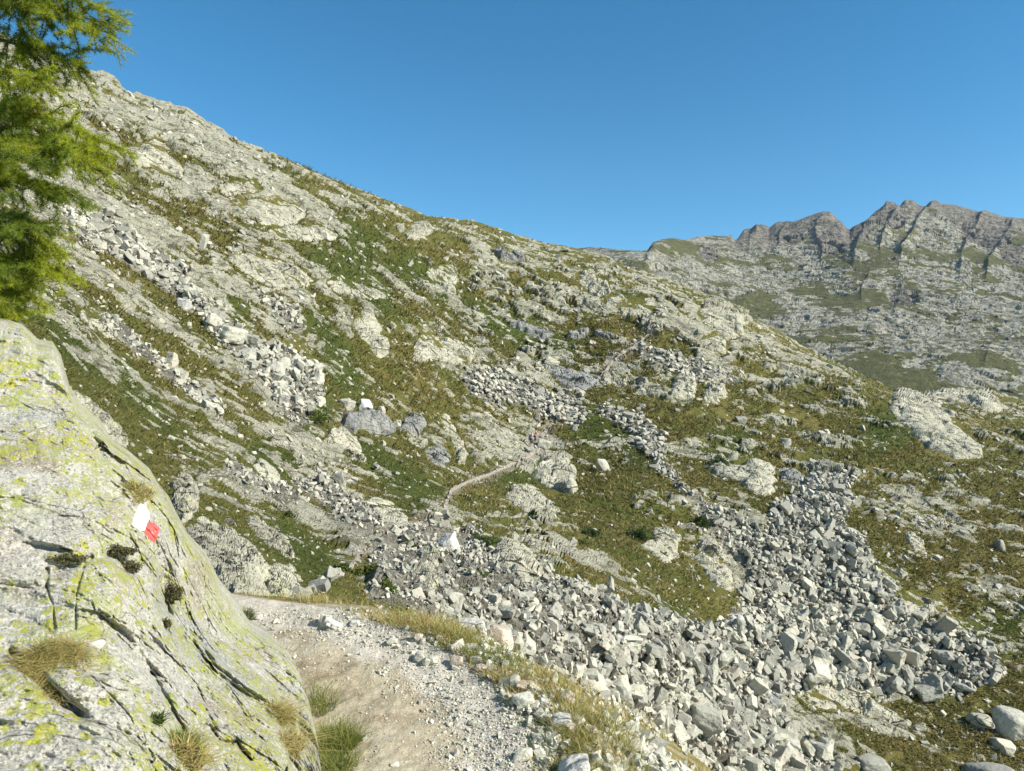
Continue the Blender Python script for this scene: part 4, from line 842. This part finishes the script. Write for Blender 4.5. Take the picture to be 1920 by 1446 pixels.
ns(856,1246,30,22,63,'pink white lump half sunk in the grass verge','stained',round_=.16)
ns(900,1256,30,14,64,'flat pinkish stone in the grass verge beyond the lump','stained',round_=.14)
ns(965,1290,30,34,65,'pale lump of rock on the crest of the verge','stone',round_=.16)
ns(990,1290,50,20,66,'long pinkish rock on the crest of the verge','stained',round_=.16,rot=8)
ns(980,1320,50,24,67,'rough pale rock in the grass left of the verge crest','stone',round_=.12)
ns(1024,1322,28,14,68,'bright narrow stone in the green grass of the verge','whiterock',rot=20)
ns(1062,1318,40,24,69,'pale rock among dry grass on the outer side of the verge','stained',round_=.14)
ns(1050,1362,44,28,70,'rough white rock in the middle of the lower verge','whiterock',round_=.1)
ns(1068,1372,34,26,71,'pinkish rock right of the rough white one in the lower verge','stained',round_=.12)
ns(980,1422,40,26,72,'rounded grey stone on the gravel near the bottom of the path','stone',round_=.14)
ns(1030,1432,20,18,73,'small pale stone left of the bottom white block','stone')
ns(1130,1400,44,18,74,'broad pinkish rock on the outer lower verge','stained',round_=.12,rot=8)
ns(886,1358,20,10,75,'dark edged stone in the gravel of the path','stone')
ns(845,1310,12,8,76,'pebble of pale rock on the middle of the path')
ns(680,1386,16,12,77,'pale stone on the left side of the path below the grass tuft')
ns(740,1436,18,10,78,'flat stone set in the dirt at the bottom of the path')
rock_at(884,1196,56,48,79,'bright white cube of rock behind the dry grass of the verge','whiterock',n=7,round_=.04,rot=-14,sub=5)
rock_at(934,1214,62,52,80,'orange streaked white block right of the bright white cube','stained',n=8,round_=.06,rot=16,sub=5)

# gravel: far too many to count, one object
def near_scatter(n, box, acc, size, lift):
    u = RS.uniform(box[0], box[2], n); v = box[1] + (box[3]-box[1])*RS.uniform(0, 1, n)**1.0
    P, d = near_at(u, v); k = acc(P, d, u, v) > RS.uniform(0, 1, n); P = P[k]; s = size(len(P))
    T = P.copy(); T[:, 2] += s*lift; return T, s
PGN = [(-2.6,5.0),(-2.6,5.6)]+PATHR+[(.3,-.5),(-3,-.5),(-3.4,4)]
def acc_gravel(P, d, u, v):
    q = polydist(P[:, 0], P[:, 1], PGN); w = fbm(P*3, 701, 3)
    return np.clip(.95*np.maximum(sstep(.48, .10, polydist(P[:, 0], P[:, 1], PATHR, False) + .3*w), .35*sstep(4.0, 4.8, P[:, 1]))*sstep(-.35, -.05, q) + .05 + .08*(w > .35), 0, 1)*(d < .5)*(q > -.5)
T1, s1 = near_scatter(32000, (440, 1140, 1260, 1470), acc_gravel, lambda n: np.clip(.0068*np.exp(RS.normal(0, .5, n)), .003, .03), .15)
T2, s2 = near_scatter(1500, (440, 1140, 1260, 1470), lambda P, d, u, v: acc_gravel(P, d, u, v)*.6*(polydist(P[:, 0], P[:, 1], PATHR, False) < .4), lambda n: np.clip(.022*np.exp(RS.normal(0, .4, n)), .014, .07), .12)
def acc_v(P, d, u, v):
    q = polydist(P[:, 0], P[:, 1], PGN); return (q < 0)*(v > 1200)*np.clip(.25+1.2*(fbm(P*1.8, 705, 3) > .1), 0, 1)*(d < 2.5)
T3, s3 = near_scatter(8500, (760, 1190, 1400, 1470), acc_v, lambda n: np.clip(.034*np.exp(RS.normal(0, .45, n)), .012, .10), .1)
T = np.concatenate([T1, T2, T3]); S = np.concatenate([s1, s2, s3]); n = len(S)
V_, F_ = merge(PLOW, RS.randint(0, len(PROTO), n), rotmats(RS, n, np.repeat([[0, 0, 1.]], n, 0), .3), S, T)
link('gravel', arrmesh('gravel', V_, F_), M['pebble'], kind='stuff', label='white and grey gravel scattered along the path')

# ================================================================== GRASS
def blades(P, Nn, h, w, bend, lean=0.5, segs=3, rs=RS):
    """curved tapering blades; P roots, h heights, w widths"""
    n = len(P); a = rs.uniform(0, 2*math.pi, n); dirx = np.stack([np.cos(a), np.sin(a), np.zeros(n)], 1)
    up = Nn*(1-.5) + np.array([0, 0, .5]); up = up + dirx*(lean*rs.uniform(0.1, 1, n))[:, None]; up /= np.linalg.norm(up, axis=1, keepdims=True)
    side = np.cross(dirx, up); a2 = rs.uniform(-1, 1, n)[:, None]; side = side + dirx*a2; side /= np.linalg.norm(side, axis=1, keepdims=True)
    vs = []
    for k in range(segs):
        t = k/segs; c = P + up*(h*t)[:, None] + dirx*(bend*h*t*t)[:, None] - np.array([0, 0, 1.])*(bend*h*t*t*.45)[:, None]
        ww = (w*(1-t*.75)*.5)[:, None]; vs += [c-side*ww, c+side*ww]
    t = 1; vs.append(P + up*h[:, None] + dirx*(bend*h)[:, None] - np.array([0, 0, 1.])*(bend*h*.45)[:, None])
    V = np.stack(vs, 1); m = 2*segs+1; f = []
    for k in range(segs-1): f += [[2*k, 2*k+1, 2*k+3], [2*k, 2*k+3, 2*k+2]]
    f.append([2*segs-2, 2*segs-1, 2*segs])
    Fc = np.array(f)[None] + (np.arange(n)*m)[:, None, None]; return V.reshape(-1, 3), Fc.reshape(-1, 3)
M['turf'] = mat_grass('alpine_grass', [(.12, .125, .032), (.070, .082, .020), (.19, .15, .048), (.33, .26, .11)])
M['lush'] = mat_grass('green_grass', [(.070, .100, .021), (.12, .145, .032), (.045, .070, .015), (.17, .17, .05)])
M['straw'] = mat_grass('dry_grass', [(.30, .29, .07), (.48, .36, .14), (.22, .27, .05), (.60, .46, .22), (.34, .23, .09)])
M['tuft'] = mat_grass('tuft_grass', [(.15, .19, .035), (.26, .26, .06), (.10, .15, .03), (.38, .33, .12)])
def slope_grass(n, gsel, seed):
    u = RS.uniform(-60, 1990, n); v = RS.uniform(110, 1470, n); ok = v > np.interp(u, H.u, H.vc)+2; u, v = u[ok], v[ok]
    r = H.at(u, v, AS['rock']); s = H.at(u, v, AS['scree']); t = H.at(u, v, AS['trail']); g = H.at(u, v, AS['green']); o = H.at(u, v, AS['od'])
    P = H.at(u, v); Nn = H.at(u, v, H.N)
    cl = fbm(P*np.array([.9, .9, .9])*np.clip(60/P[:, 1:2], .6, 3), seed, 3)
    ok = (r < .35) & (s < .3) & (t < .4) & (o < -1) & (cl > -.40) & ((g > RS.uniform(.15, .8, len(u))) if gsel else (g < RS.uniform(.2, .9, len(u))))
    ok &= ~((v > 1150) & (u < 1000) & (v > 1150))
    P, Nn = P[ok], Nn[ok]; d = P[:, 1]; n = len(P)
    h = np.clip(d*.0078, .12, .75)*RS.uniform(.5, 1.3, n); w = np.clip(d*.0015, .012, .14)*RS.uniform(.6, 1.4, n)
    # grass hangs downhill
    P = P - Nn*.03
    return blades(P, Nn, h, w, RS.uniform(.3, 1.0, n), .8, 2)
V_, F_ = slope_grass(520000, False, 801); link('turf_grass', arrmesh('turf_grass', V_, F_), M['turf'], kind='stuff', label='olive and brown alpine grass covering the slope', cat=None)
V_, F_ = slope_grass(230000, True, 802); link('green_grass', arrmesh('green_grass', V_, F_), M['lush'], kind='stuff', label='lush green grass in the hollows of the slope', cat=None)
# verge grass
def verge(n, hh, seed, acc, mat, name, label, wd=.0035):
    u = RS.uniform(430, 1330, n); v = RS.uniform(1118, 1475, n); P, d = near_at(u, v)
    q = polydist(P[:, 0], P[:, 1], PGN); cl = fbm(P*2.6, seed, 3); ok = acc(P, d, q, cl, u, v) > RS.uniform(0, 1, n)
    P = P[ok]; n = len(P); h = hh*RS.uniform(.45, 1.25, n)*(1+.5*cl[ok]); P[:, 2] -= .01
    V, Fc = blades(P, np.repeat([[0, 0, 1.]], n, 0), h, wd*RS.uniform(.6, 1.4, n), RS.uniform(.2, 1.0, n), .55, 3)
    link(name, arrmesh(name, V, Fc), mat, kind='stuff', label=label)
verge(100000, .085, 811, lambda P, d, q, cl, u, v: (q < .03-.1*cl)*(d < .30+.6*(v > 1330))*np.clip(.30+1.9*cl, .02, 1)*np.where(v > 1285, .45, 1), M['straw'], 'dry_grass', 'yellow dry grass along the verge of the path')
verge(52000, .075, 812, lambda P, d, q, cl, u, v: (q < .05-.1*cl)*(d < .1)*np.clip(.1+1.8*cl, 0, 1), M['tuft'], 'verge_grass', 'green grass along the verge of the path')
verge(16000, .20, 813, lambda P, d, q, cl, u, v: (q < -.25)*(d > -.35)*(d < .5)*np.clip(.3+1.2*cl, .05, 1)*sstep(560, 700, u)*(v < 1300), M['straw'], 'tall_dry_grass', 'tall thin dry stalks leaning over the outer edge of the verge', .0022)

def tuft(P, r, h, n, mat, label, name='grass_tuft', up=(0, 0, 1.), droop=.8, wd=.0026, catg='grass tuft'):
    a = RS.uniform(0, 2*math.pi, n); q = r*np.sqrt(RS.uniform(0, 1, n)); off = np.stack([np.cos(a)*q, np.sin(a)*q, np.zeros(n)], 1)
    upv = np.array(up); upv = upv/np.linalg.norm(upv); off = off - upv*(off@upv)[:, None]
    Nn = upv + off/r*.5
    V, Fc = blades(off - upv*.01, Nn, h*RS.uniform(.4, 1.15, n), wd*RS.uniform(.6, 1.4, n), RS.uniform(.2, 1.1, n)*droop, .5, 4)
    return link(name, arrmesh(name, V, Fc), M[mat], loc=P.tolist(), label=label, cat=catg)
UPR = (.35, -.45, .8)
def kat(u, v, o=0): return K.at(u, v) + K.at(u, v, KS)*o
tuft(near_at(632,1398)[0][0], .085, .125, 2000, 'tuft', 'bushy green tuft of grass at the foot of the marked rock beside the path')
tuft(near_at(600,1330)[0][0], .08, .22, 260, 'tuft', 'thin dark green blades leaning over the path at the side of the marked rock', wd=.0025)
tuft(near_at(628,1440)[0][0], .09, .12, 600, 'tuft', 'small low tuft of grass at the bottom end of the marked rock')
tuft(kat(100,1238), .075, .06, 2200, 'straw', 'curly straw coloured clump growing in the hollow at the left of the marked rock', up=UPR, droop=1.6, wd=.0022)
tuft(kat(82,1290), .07, .07, 900, 'straw', 'lower trailing end of the straw coloured clump in the left hollow', up=UPR, droop=1.7, wd=.0022)
tuft(kat(520,1345), .05, .10, 700, 'straw', 'drooping yellow green tuft hanging in the gully near the right side of the marked rock', up=UPR, droop=1.6, wd=.0024)
tuft(kat(540,1400), .06, .10, 500, 'straw', 'withered brown wisp below the drooping tuft on the marked rock', up=UPR, droop=1.6, wd=.0024)
tuft(kat(245,925), .09, .045, 900, 'straw', 'flat yellow green cushion on the ledge above the painted mark', up=UPR, droop=1.2, wd=.0035)
tuft(kat(340,1400), .035, .055, 700, 'tuft', 'yellow green tuft at the lower middle of the marked rock', up=UPR, droop=1.2, wd=.003)
tuft(kat(348,1428), .05, .08, 500, 'straw', 'yellowish fern like tuft at the bottom of the marked rock', up=UPR, droop=1.2, wd=.004)
tuft(kat(295,1352), .018, .035, 160, 'lush', 'tiny dark green fern sprouting from the crack low in the marked rock', up=UPR, droop=.9, wd=.005)
tuft(kat(462,1156), .05, .07, 350, 'lush', 'small green tuft near the upper right flank of the marked rock', up=UPR, droop=.9, wd=.003)

def clump(P, dims, n, leaf, mat, label, name, up=(0, -.2, 1), catg='shrub'):
    """cushion of many small leaves spread through a low mound"""
    d = RS.normal(size=(n, 3)); d /= np.linalg.norm(d, axis=1, keepdims=True); d[:, 2] = np.abs(d[:, 2])
    r = RS.uniform(.55, 1.0, n)*(1+.6*vnoise(d*2.4, int(P[0]*7) % 97)); c = d*r[:, None]*np.array(dims)
    a = RS.normal(size=(n, 3)); a /= np.linalg.norm(a, axis=1, keepdims=True); b = np.cross(a, RS.normal(size=(n, 3))); b /= np.linalg.norm(b, axis=1, keepdims=True)
    l = leaf*RS.uniform(.6, 1.4, n)[:, None]; V = np.stack([c-b*l*.35, c+b*l*.35, c+a*l], 1).reshape(-1, 3)
    return link(name, arrmesh(name, V, np.arange(3*n).reshape(-1, 3)), M[mat], loc=P.tolist(), label=label, cat=catg)
M['moss'] = mat_grass('dark_moss', [(.075, .07, .035), (.12, .11, .045), (.045, .045, .02), (.16, .14, .06)], .05)
M['shrub'] = mat_grass('shrub_leaves', [(.055, .080, .024), (.080, .110, .030), (.105, .135, .038), (.035, .055, .018)], .2)
M['shrub2'] = mat_grass('bright_shrub_leaves', [(.10, .135, .025), (.065, .10, .02), (.15, .17, .04), (.05, .07, .02)], .2)
clump(kat(312,1122,.04), (.036, .028, .060), 2200, .008, 'moss', 'dark cushion of moss stuffed in the pit in the middle of the marked rock', 'moss_cushion', catg='moss')
clump(kat(128,1062,.02), (.06, .03, .026), 1200, .008, 'moss', 'dark moss along the left end of the arched crack in the marked rock', 'moss_cushion', catg='moss')
clump(kat(215,1042,.02), (.08, .03, .03), 1600, .009, 'moss', 'brown green moss along the right end of the arched crack in the marked rock', 'moss_cushion', catg='moss')
clump(kat(240,1072,.01), (.04, .03, .032), 800, .008, 'moss', 'small dark moss spot below the right end of the arched crack', 'moss_cushion', catg='moss')
clump(kat(316,1184,.03), (.018, .016, .03), 500, .007, 'moss', 'tiny moss spot straight below the moss filled pit', 'moss_cushion', catg='moss')
for u, v, w, h, mt, lab in [(764,1030,26,20,'shrub2','small round green bush between scree and trail, left of the white boulder'),(838,1040,30,18,'shrub2','bright green bush under the big white boulder'),(884,1078,46,28,'shrub2','bright bush in the scree right of the white boulder'),
        (862,1086,26,14,'shrub2','low sprawling green bush left of the bright bush in the scree'),(716,1112,30,42,'shrub2','green bush bordering the scree below the blue grey slabs'),(905,1012,50,26,'shrub','dark juniper mat above the massive cracked outcrop'),
        (1110,992,34,24,'shrub','dark juniper in brown turf above the boulder field, left of two'),(1200,990,42,40,'shrub','dark juniper in brown turf above the boulder field, right of two'),(1310,985,26,40,'shrub','dark green juniper mat at the side of the scree chute'),
        (1350,865,30,44,'shrub','dark juniper on the turf beside the broken pale outcrop'),(1090,1010,18,14,'shrub','small dark juniper left of the pair above the boulder field'),(1240,1030,20,14,'shrub','small juniper under the squarish split slab'),
        (540,965,14,16,'shrub','tiny dark spruce like bush on the left turf'),(640,1062,24,22,'shrub2','green bush on the near side of the trail start'),(690,1085,22,26,'shrub2','green bush near the blue grey slabs'),(665,1068,26,20,'shrub2','low bush left of the scree beside the trail start'),
        (430,1078,20,14,'shrub','dark bush in a cleft of the greenish crag'),(437,1125,22,22,'shrub','dark grassy bush at the foot of the greenish crag'),(240,870,16,18,'shrub','small dark bush behind the crest of the marked rock'),(1060,470,10,5,'shrub','dark bush dot on the saddle skyline'),
        (495,895,14,10,'shrub','small blue green bush right of the smooth oval hump'),(590,775,60,36,'shrub2','big green mound of bush beside the foot of the upper boulder streak')]:
    P = H.at(u, v+h*.3); k = P[1]/F
    clump(P, (w*k*.60, w*k*.5, h*k*.55), int(np.clip(w*h*3.2, 350, 3500)), max(.05, 2.6*k), mt, lab, 'shrub')

# ================================================================== THE LARCH
larch = empty('larch_tree', (-3.35, 4.55, -1.9), label='young larch with bright yellow green needles reaching in at the upper left', cat='tree')
LINV = Matrix.Translation(larch.location).inverted()
nb = NB('larch_bark', .9); nb.color(nb.mix(nb.ramp(nb.noise(9, 5, .7, vec=nb.map(scale=(1, 1, .3))), .4, .6), (.10, .075, .055), (.24, .19, .15))); nb.bump(nb.noise(20, 4), .02, .8); M['bark'] = nb.m
nb = NB('larch_needles', .55, .3); r_ = nb.island(); lp = nb.noise(2.6, 3, .6)
c_ = nb.mix(nb.ramp(r_, 0, 1), (.30, .38, .022), (.50, .52, .035)); c_ = nb.mix(nb.ramp(lp, .42, .55, .7, 0), c_, (.09, .17, .02)); nb.color(c_); nb.translucent(c_, .5); M['needle'] = nb.m
def tube(path, r0, r1, sides=6):
    P = np.array(path); n = len(P); T = np.gradient(P, axis=0); T /= np.linalg.norm(T, axis=1, keepdims=True)+1e-9
    a = np.cross(T, np.array([.2, .1, 1.])+T*.01); a /= np.linalg.norm(a, axis=1, keepdims=True)+1e-9; b = np.cross(T, a)
    r = np.linspace(r0, r1, n)[:, None]; V = np.concatenate([P+(a*math.cos(t)+b*math.sin(t))*r for t in np.linspace(0, 2*math.pi, sides, endpoint=False)])
    V = V.reshape(sides, n, 3).transpose(1, 0, 2).reshape(-1, 3); f = []
    for i in range(n-1):
        for j in range(sides): f.append([i*sides+j, i*sides+(j+1) % sides, (i+1)*sides+(j+1) % sides, (i+1)*sides+j])
    return V, np.array(f)
def joinm(parts):
    Vs, Fs, o = [], [], 0
    for V, f in parts: Vs.append(V); Fs.append(f+o); o += len(V)
    return np.concatenate(Vs), np.concatenate(Fs)
def W_(u, v, Y): return np.array([(u-CX)/F*Y, Y, (CY-v)/F*Y])
tp_ = [np.array([-3.35+.06*math.sin(z*1.3), 4.55+.05*math.cos(z), z]) for z in np.linspace(-1.9, 3.6, 14)]
o = link('trunk', arrmesh('trunk', *tube(tp_, .075, .02, 10), smooth=True), M['bark'], larch); o.matrix_parent_inverse = LINV
LR = np.random.RandomState(5)
NT = []                     # needle cluster centres, axes
def limb(p0, p1, sag, nsub, sublen, hang, dens=1.0):
    p0 = np.array(p0); p1 = np.array(p1); L = np.linalg.norm(p1-p0); ts = np.linspace(0, 1, 14)
    path = [p0+(p1-p0)*t + np.array([0, 0, sag*4*t*(1-t)]) + LR.normal(0, .006, 3)*L for t in ts]; parts = [tube(path, .011+.004*L, .003, 5)]
    ax = (p1-p0)/L
    def needles(pa, pb, m):
        for t in np.linspace(.05, 1, m): NT.append((pa+(pb-pa)*t + LR.normal(0, .004, 3), (pb-pa)/(np.linalg.norm(pb-pa)+1e-9)))
    for a, b in zip(path[4:-1], path[5:]): needles(a, b, max(2, int(np.linalg.norm(b-a)/.022*dens)))
    for k in range(nsub):
        t = LR.uniform(.15, 1.0); i = min(int(t*13), 12); q = path[i]; d = LR.normal(0, 1, 3); d -= ax*d.dot(ax)*.6; d[2] = d[2]*.5-hang; d += ax*.8
        d /= np.linalg.norm(d); l = sublen*LR.uniform(.4, 1.1)*(1-.35*t); e = q+d*l + np.array([0, 0, -.25*hang*l]); mid = (q+e)/2+np.array([0, 0, .06*l])
        parts.append(tube([q, mid, e], .004, .0014, 4)); needles(q, mid, int(l/2/.020*dens)); needles(mid, e, int(l/2/.020*dens))
        for _ in range(3):
            s0 = q+(e-q)*LR.uniform(.2, .95); d2 = d*.5+LR.normal(0, .7, 3); d2[2] -= .35; d2 /= np.linalg.norm(d2); l2 = l*LR.uniform(.2, .5); e2 = s0+d2*l2
            parts.append(tube([s0, e2], .002, .001, 4)); needles(s0, e2, int(l2/.018*dens))
    return parts
tr = lambda z: np.array([-3.33, 4.55, z])
LIMBS = [(2.55, (185,15,4.2), .05, 26, .34, .3), (2.35, (215,60,4.3), .08, 34, .36, .3), (2.1, (150,120,4.4), .05, 30, .36, .35), (1.9, (80,150,4.1), .03, 20, .32, .4), (2.5, (90,30,4.0), .03, 24, .34, .3),
         (1.6, (60,215,4.5), .02, 12, .26, .3), (1.65, (190,280,4.3), .12, 34, .36, .15), (1.5, (200,330,4.45), .10, 32, .34, .2), (1.35, (120,300,4.1), .10, 34, .36, .2), (1.2, (150,370,4.3), .08, 26, .32, .3), (1.3, (40,300,4.0), .05, 26, .34, .3),
         (1.0, (95,430,4.3), .06, 22, .32, .4), (.85, (60,430,4.2), .05, 34, .38, .45), (.7, (85,490,4.4), .05, 30, .34, .45), (.55, (30,500,4.15), .03, 26, .34, .4), (.4, (55,540,4.4), .02, 22, .30, .4), (.3, (25,560,4.2), .02, 24, .30, .4), (.55, (110,500,4.5), .04, 20, .26, .4), (2.8, (130,-60,4.2), .02, 30, .4, .5), (2.75, (40,-30,4.0), .02, 30, .4, .5)]
for z, e, sag, ns_, sl_, hg in LIMBS:
    V_, F_ = joinm(limb(tr(z), W_(*e), sag, ns_, sl_, hg, 1.9)); o = link('branch', arrmesh('branch', V_, F_, True), M['bark'], larch); o.matrix_parent_inverse = LINV
for a, b in [((200,75),(244,122)), ((205,70),(262,107)), ((190,30),(250,45)), ((195,20),(232,22)), ((212,72),(229,132)), ((200,50),(256,48)), ((185,85),(222,105)), ((170,10),(215,5)), ((195,285),(230,300)), ((150,330),(182,350)), ((115,470),(160,500))]:
    p, q = W_(*a, 4.3), W_(*b, 4.3); m_ = (p+q)/2+np.array([0, 0, .012]); o = link('twig', arrmesh('twig', *tube([p, m_, q], .003, .0012, 4), smooth=True), M['bark'], larch); o.matrix_parent_inverse = LINV
    for t in np.linspace(0, .8, 9): NT.append((p+(q-p)*t, (q-p)/np.linalg.norm(q-p)))
C = np.array([a for a, b in NT]); Ax = np.array([b for a, b in NT]); k = 15; n = len(C)*k
c = np.repeat(C, k, 0); a = np.repeat(Ax, k, 0); d = LR.normal(size=(n, 3)); d /= np.linalg.norm(d, axis=1, keepdims=True); d = d*.9+a*.55+np.array([0, 0, .12]); d /= np.linalg.norm(d, axis=1, keepdims=True)
s = np.cross(d, LR.normal(size=(n, 3))); s /= np.linalg.norm(s, axis=1, keepdims=True); l = LR.uniform(.018, .042, n)[:, None]; w = .0013
V = np.stack([c-s*w, c+s*w, c+d*l], 1).reshape(-1, 3); print('needles', n)
o = link('crown', arrmesh('crown', V, np.arange(3*n).reshape(-1, 3)), M['needle'], larch); o.matrix_parent_inverse = LINV; 

# ================================================================== THE TWO HIKERS
def simple_mat(name, c, rough=.8): nb = NB(name, rough); nb.color(c); return nb.m
M['skin'] = simple_mat('skin', (.55, .33, .22)); M['pink'] = simple_mat('pink_cloth', (.62, .22, .28)); M['navy'] = simple_mat('dark_cloth', (.03, .035, .05))
M['ltblue'] = simple_mat('light_blue_cloth', (.42, .55, .72)); M['hair'] = simple_mat('brown_hair', (.07, .04, .025)); M['boot'] = simple_mat('boot_leather', (.06, .05, .045)); M['pack'] = simple_mat('backpack_fabric', (.05, .08, .16))
def skin(name, pts, edges, mat, parent):
    m = D.meshes.new(name); m.from_pydata([p[:3] for p in pts], edges, []); o = link(name, m, mat, parent)
    sk = o.modifiers.new('s', 'SKIN'); 
    for v, p in zip(m.skin_vertices[0].data, pts): v.radius = (p[3], p[4] if len(p) > 4 else p[3]); v.use_root = False
    m.skin_vertices[0].data[0].use_root = True
    sb = o.modifiers.new('d', 'SUBSURF'); sb.levels = 1; sb.render_levels = 2; return o
def person(P, rz, shirt, legs, label, pack=None, stride=.22, lean=.12, sc=1.0):
    r = empty('person', P.tolist(), rz, label=label, cat='person'); r.scale = (sc, sc, sc)
    L = lean
    b = [(0,0,.95,.13,.10),(0,L*.4,1.15,.12,.09),(0,L,1.38,.15,.10),(0,L*1.2,1.50,.055),(0,L*1.35,1.60,.075,.09),(0,L*1.4,1.70,.085,.095),(-.09,0,.90,.08),(-.10,stride,.50,.055),(-.10,stride*.7,.09,.04),(-.10,stride*.7+.14,.04,.035),
         (.09,0,.90,.08),(.10,-stride*.3,.50,.055),(.10,-stride,.10,.04),(.10,-stride+.13,.04,.035),(-.19,L,1.36,.05),(-.24,L+.05,1.10,.038),(-.22,L+.25,.98,.03),(-.21,L+.33,.98,.022),(.19,L,1.36,.05),(.25,L-.03,1.10,.038),(.23,L+.15,.95,.03),(.22,L+.23,.93,.022)]
    e = [(0,1),(1,2),(2,3),(3,4),(4,5),(0,6),(6,7),(7,8),(8,9),(0,10),(10,11),(11,12),(12,13),(2,14),(14,15),(15,16),(16,17),(2,18),(18,19),(19,20),(20,21)]
    skin('body', b, e, M['skin'], r)
    sh = [(0,0,.93,.145,.115),(0,L*.4,1.15,.135,.105),(0,L,1.37,.165,.115),(-.19,L,1.36,.065),(-.22,L+.03,1.20,.055),(.19,L,1.36,.065),(.23,L-.01,1.20,.055)]
    skin('shirt', sh, [(0,1),(1,2),(2,3),(3,4),(2,5),(5,6)], M[shirt], r)
    lg = [(0,0,.96,.145,.12),(-.09,0,.88,.095),(-.10,stride,.50,.07),(-.10,stride*.85,.28,.055),(.09,0,.88,.095),(.10,-stride*.3,.50,.07),(.10,-stride*.7,.28,.055)]
    skin('trousers', lg, [(0,1),(1,2),(2,3),(0,4),(4,5),(5,6)], M[legs], r)
    for sx_, yy in ((-.10, stride*.7), (.10, -stride)): skin('boot', [(sx_,yy,.13,.055),(sx_,yy+.02,.06,.055),(sx_,yy+.15,.05,.045)], [(0,1),(1,2)], M['boot'], r)
    skin('hair', [(0,L*1.4-.02,1.62,.085,.09),(0,L*1.4-.01,1.735,.085,.09)], [(0,1)], M['hair'], r)
    if pack: skin('backpack', [(0,L*.5-.19,1.05,.14,.10),(0,L*.9-.17,1.25,.15,.11),(0,L-.14,1.42,.11,.08)], [(0,1),(1,2)], M[pack], r)
    return r
p1 = H.at(995, 838); p2 = H.at(1003, 830)
person(p1, math.radians(-60), 'ltblue', 'navy', 'hiker in a light blue top with a dark backpack stepping up the rocky trail', 'pack', sc=.86)
person(p2, math.radians(-60), 'pink', 'navy', 'hiker in a pink top just behind the one in light blue on the trail', None, lean=.2, sc=.80)

# ================================================================== THE AIR
hz = arrmesh('haze', np.array([(x, y, z) for x in (-500, 1700) for y in (-40, 1500) for z in (-220, 420)], float), np.array([(0,1,3,2),(4,6,7,5),(0,4,5,1),(2,3,7,6),(0,2,6,4),(1,5,7,3)]))
hm_ = D.materials.new('mountain_air'); hm_.use_nodes = True; t = hm_.node_tree; t.nodes.clear(); pvn = t.nodes.new('ShaderNodeVolumePrincipled'); ou = t.nodes.new('ShaderNodeOutputMaterial')
pvn.inputs['Color'].default_value = (.72, .84, 1, 1); pvn.inputs['Density'].default_value = .00006; pvn.inputs['Anisotropy'].default_value = .0
t.links.new(pvn.outputs[0], ou.inputs['Volume'])
if HAZE: link('haze', hz, hm_, kind='stuff', label='thin blue haze in front of the far mountain')
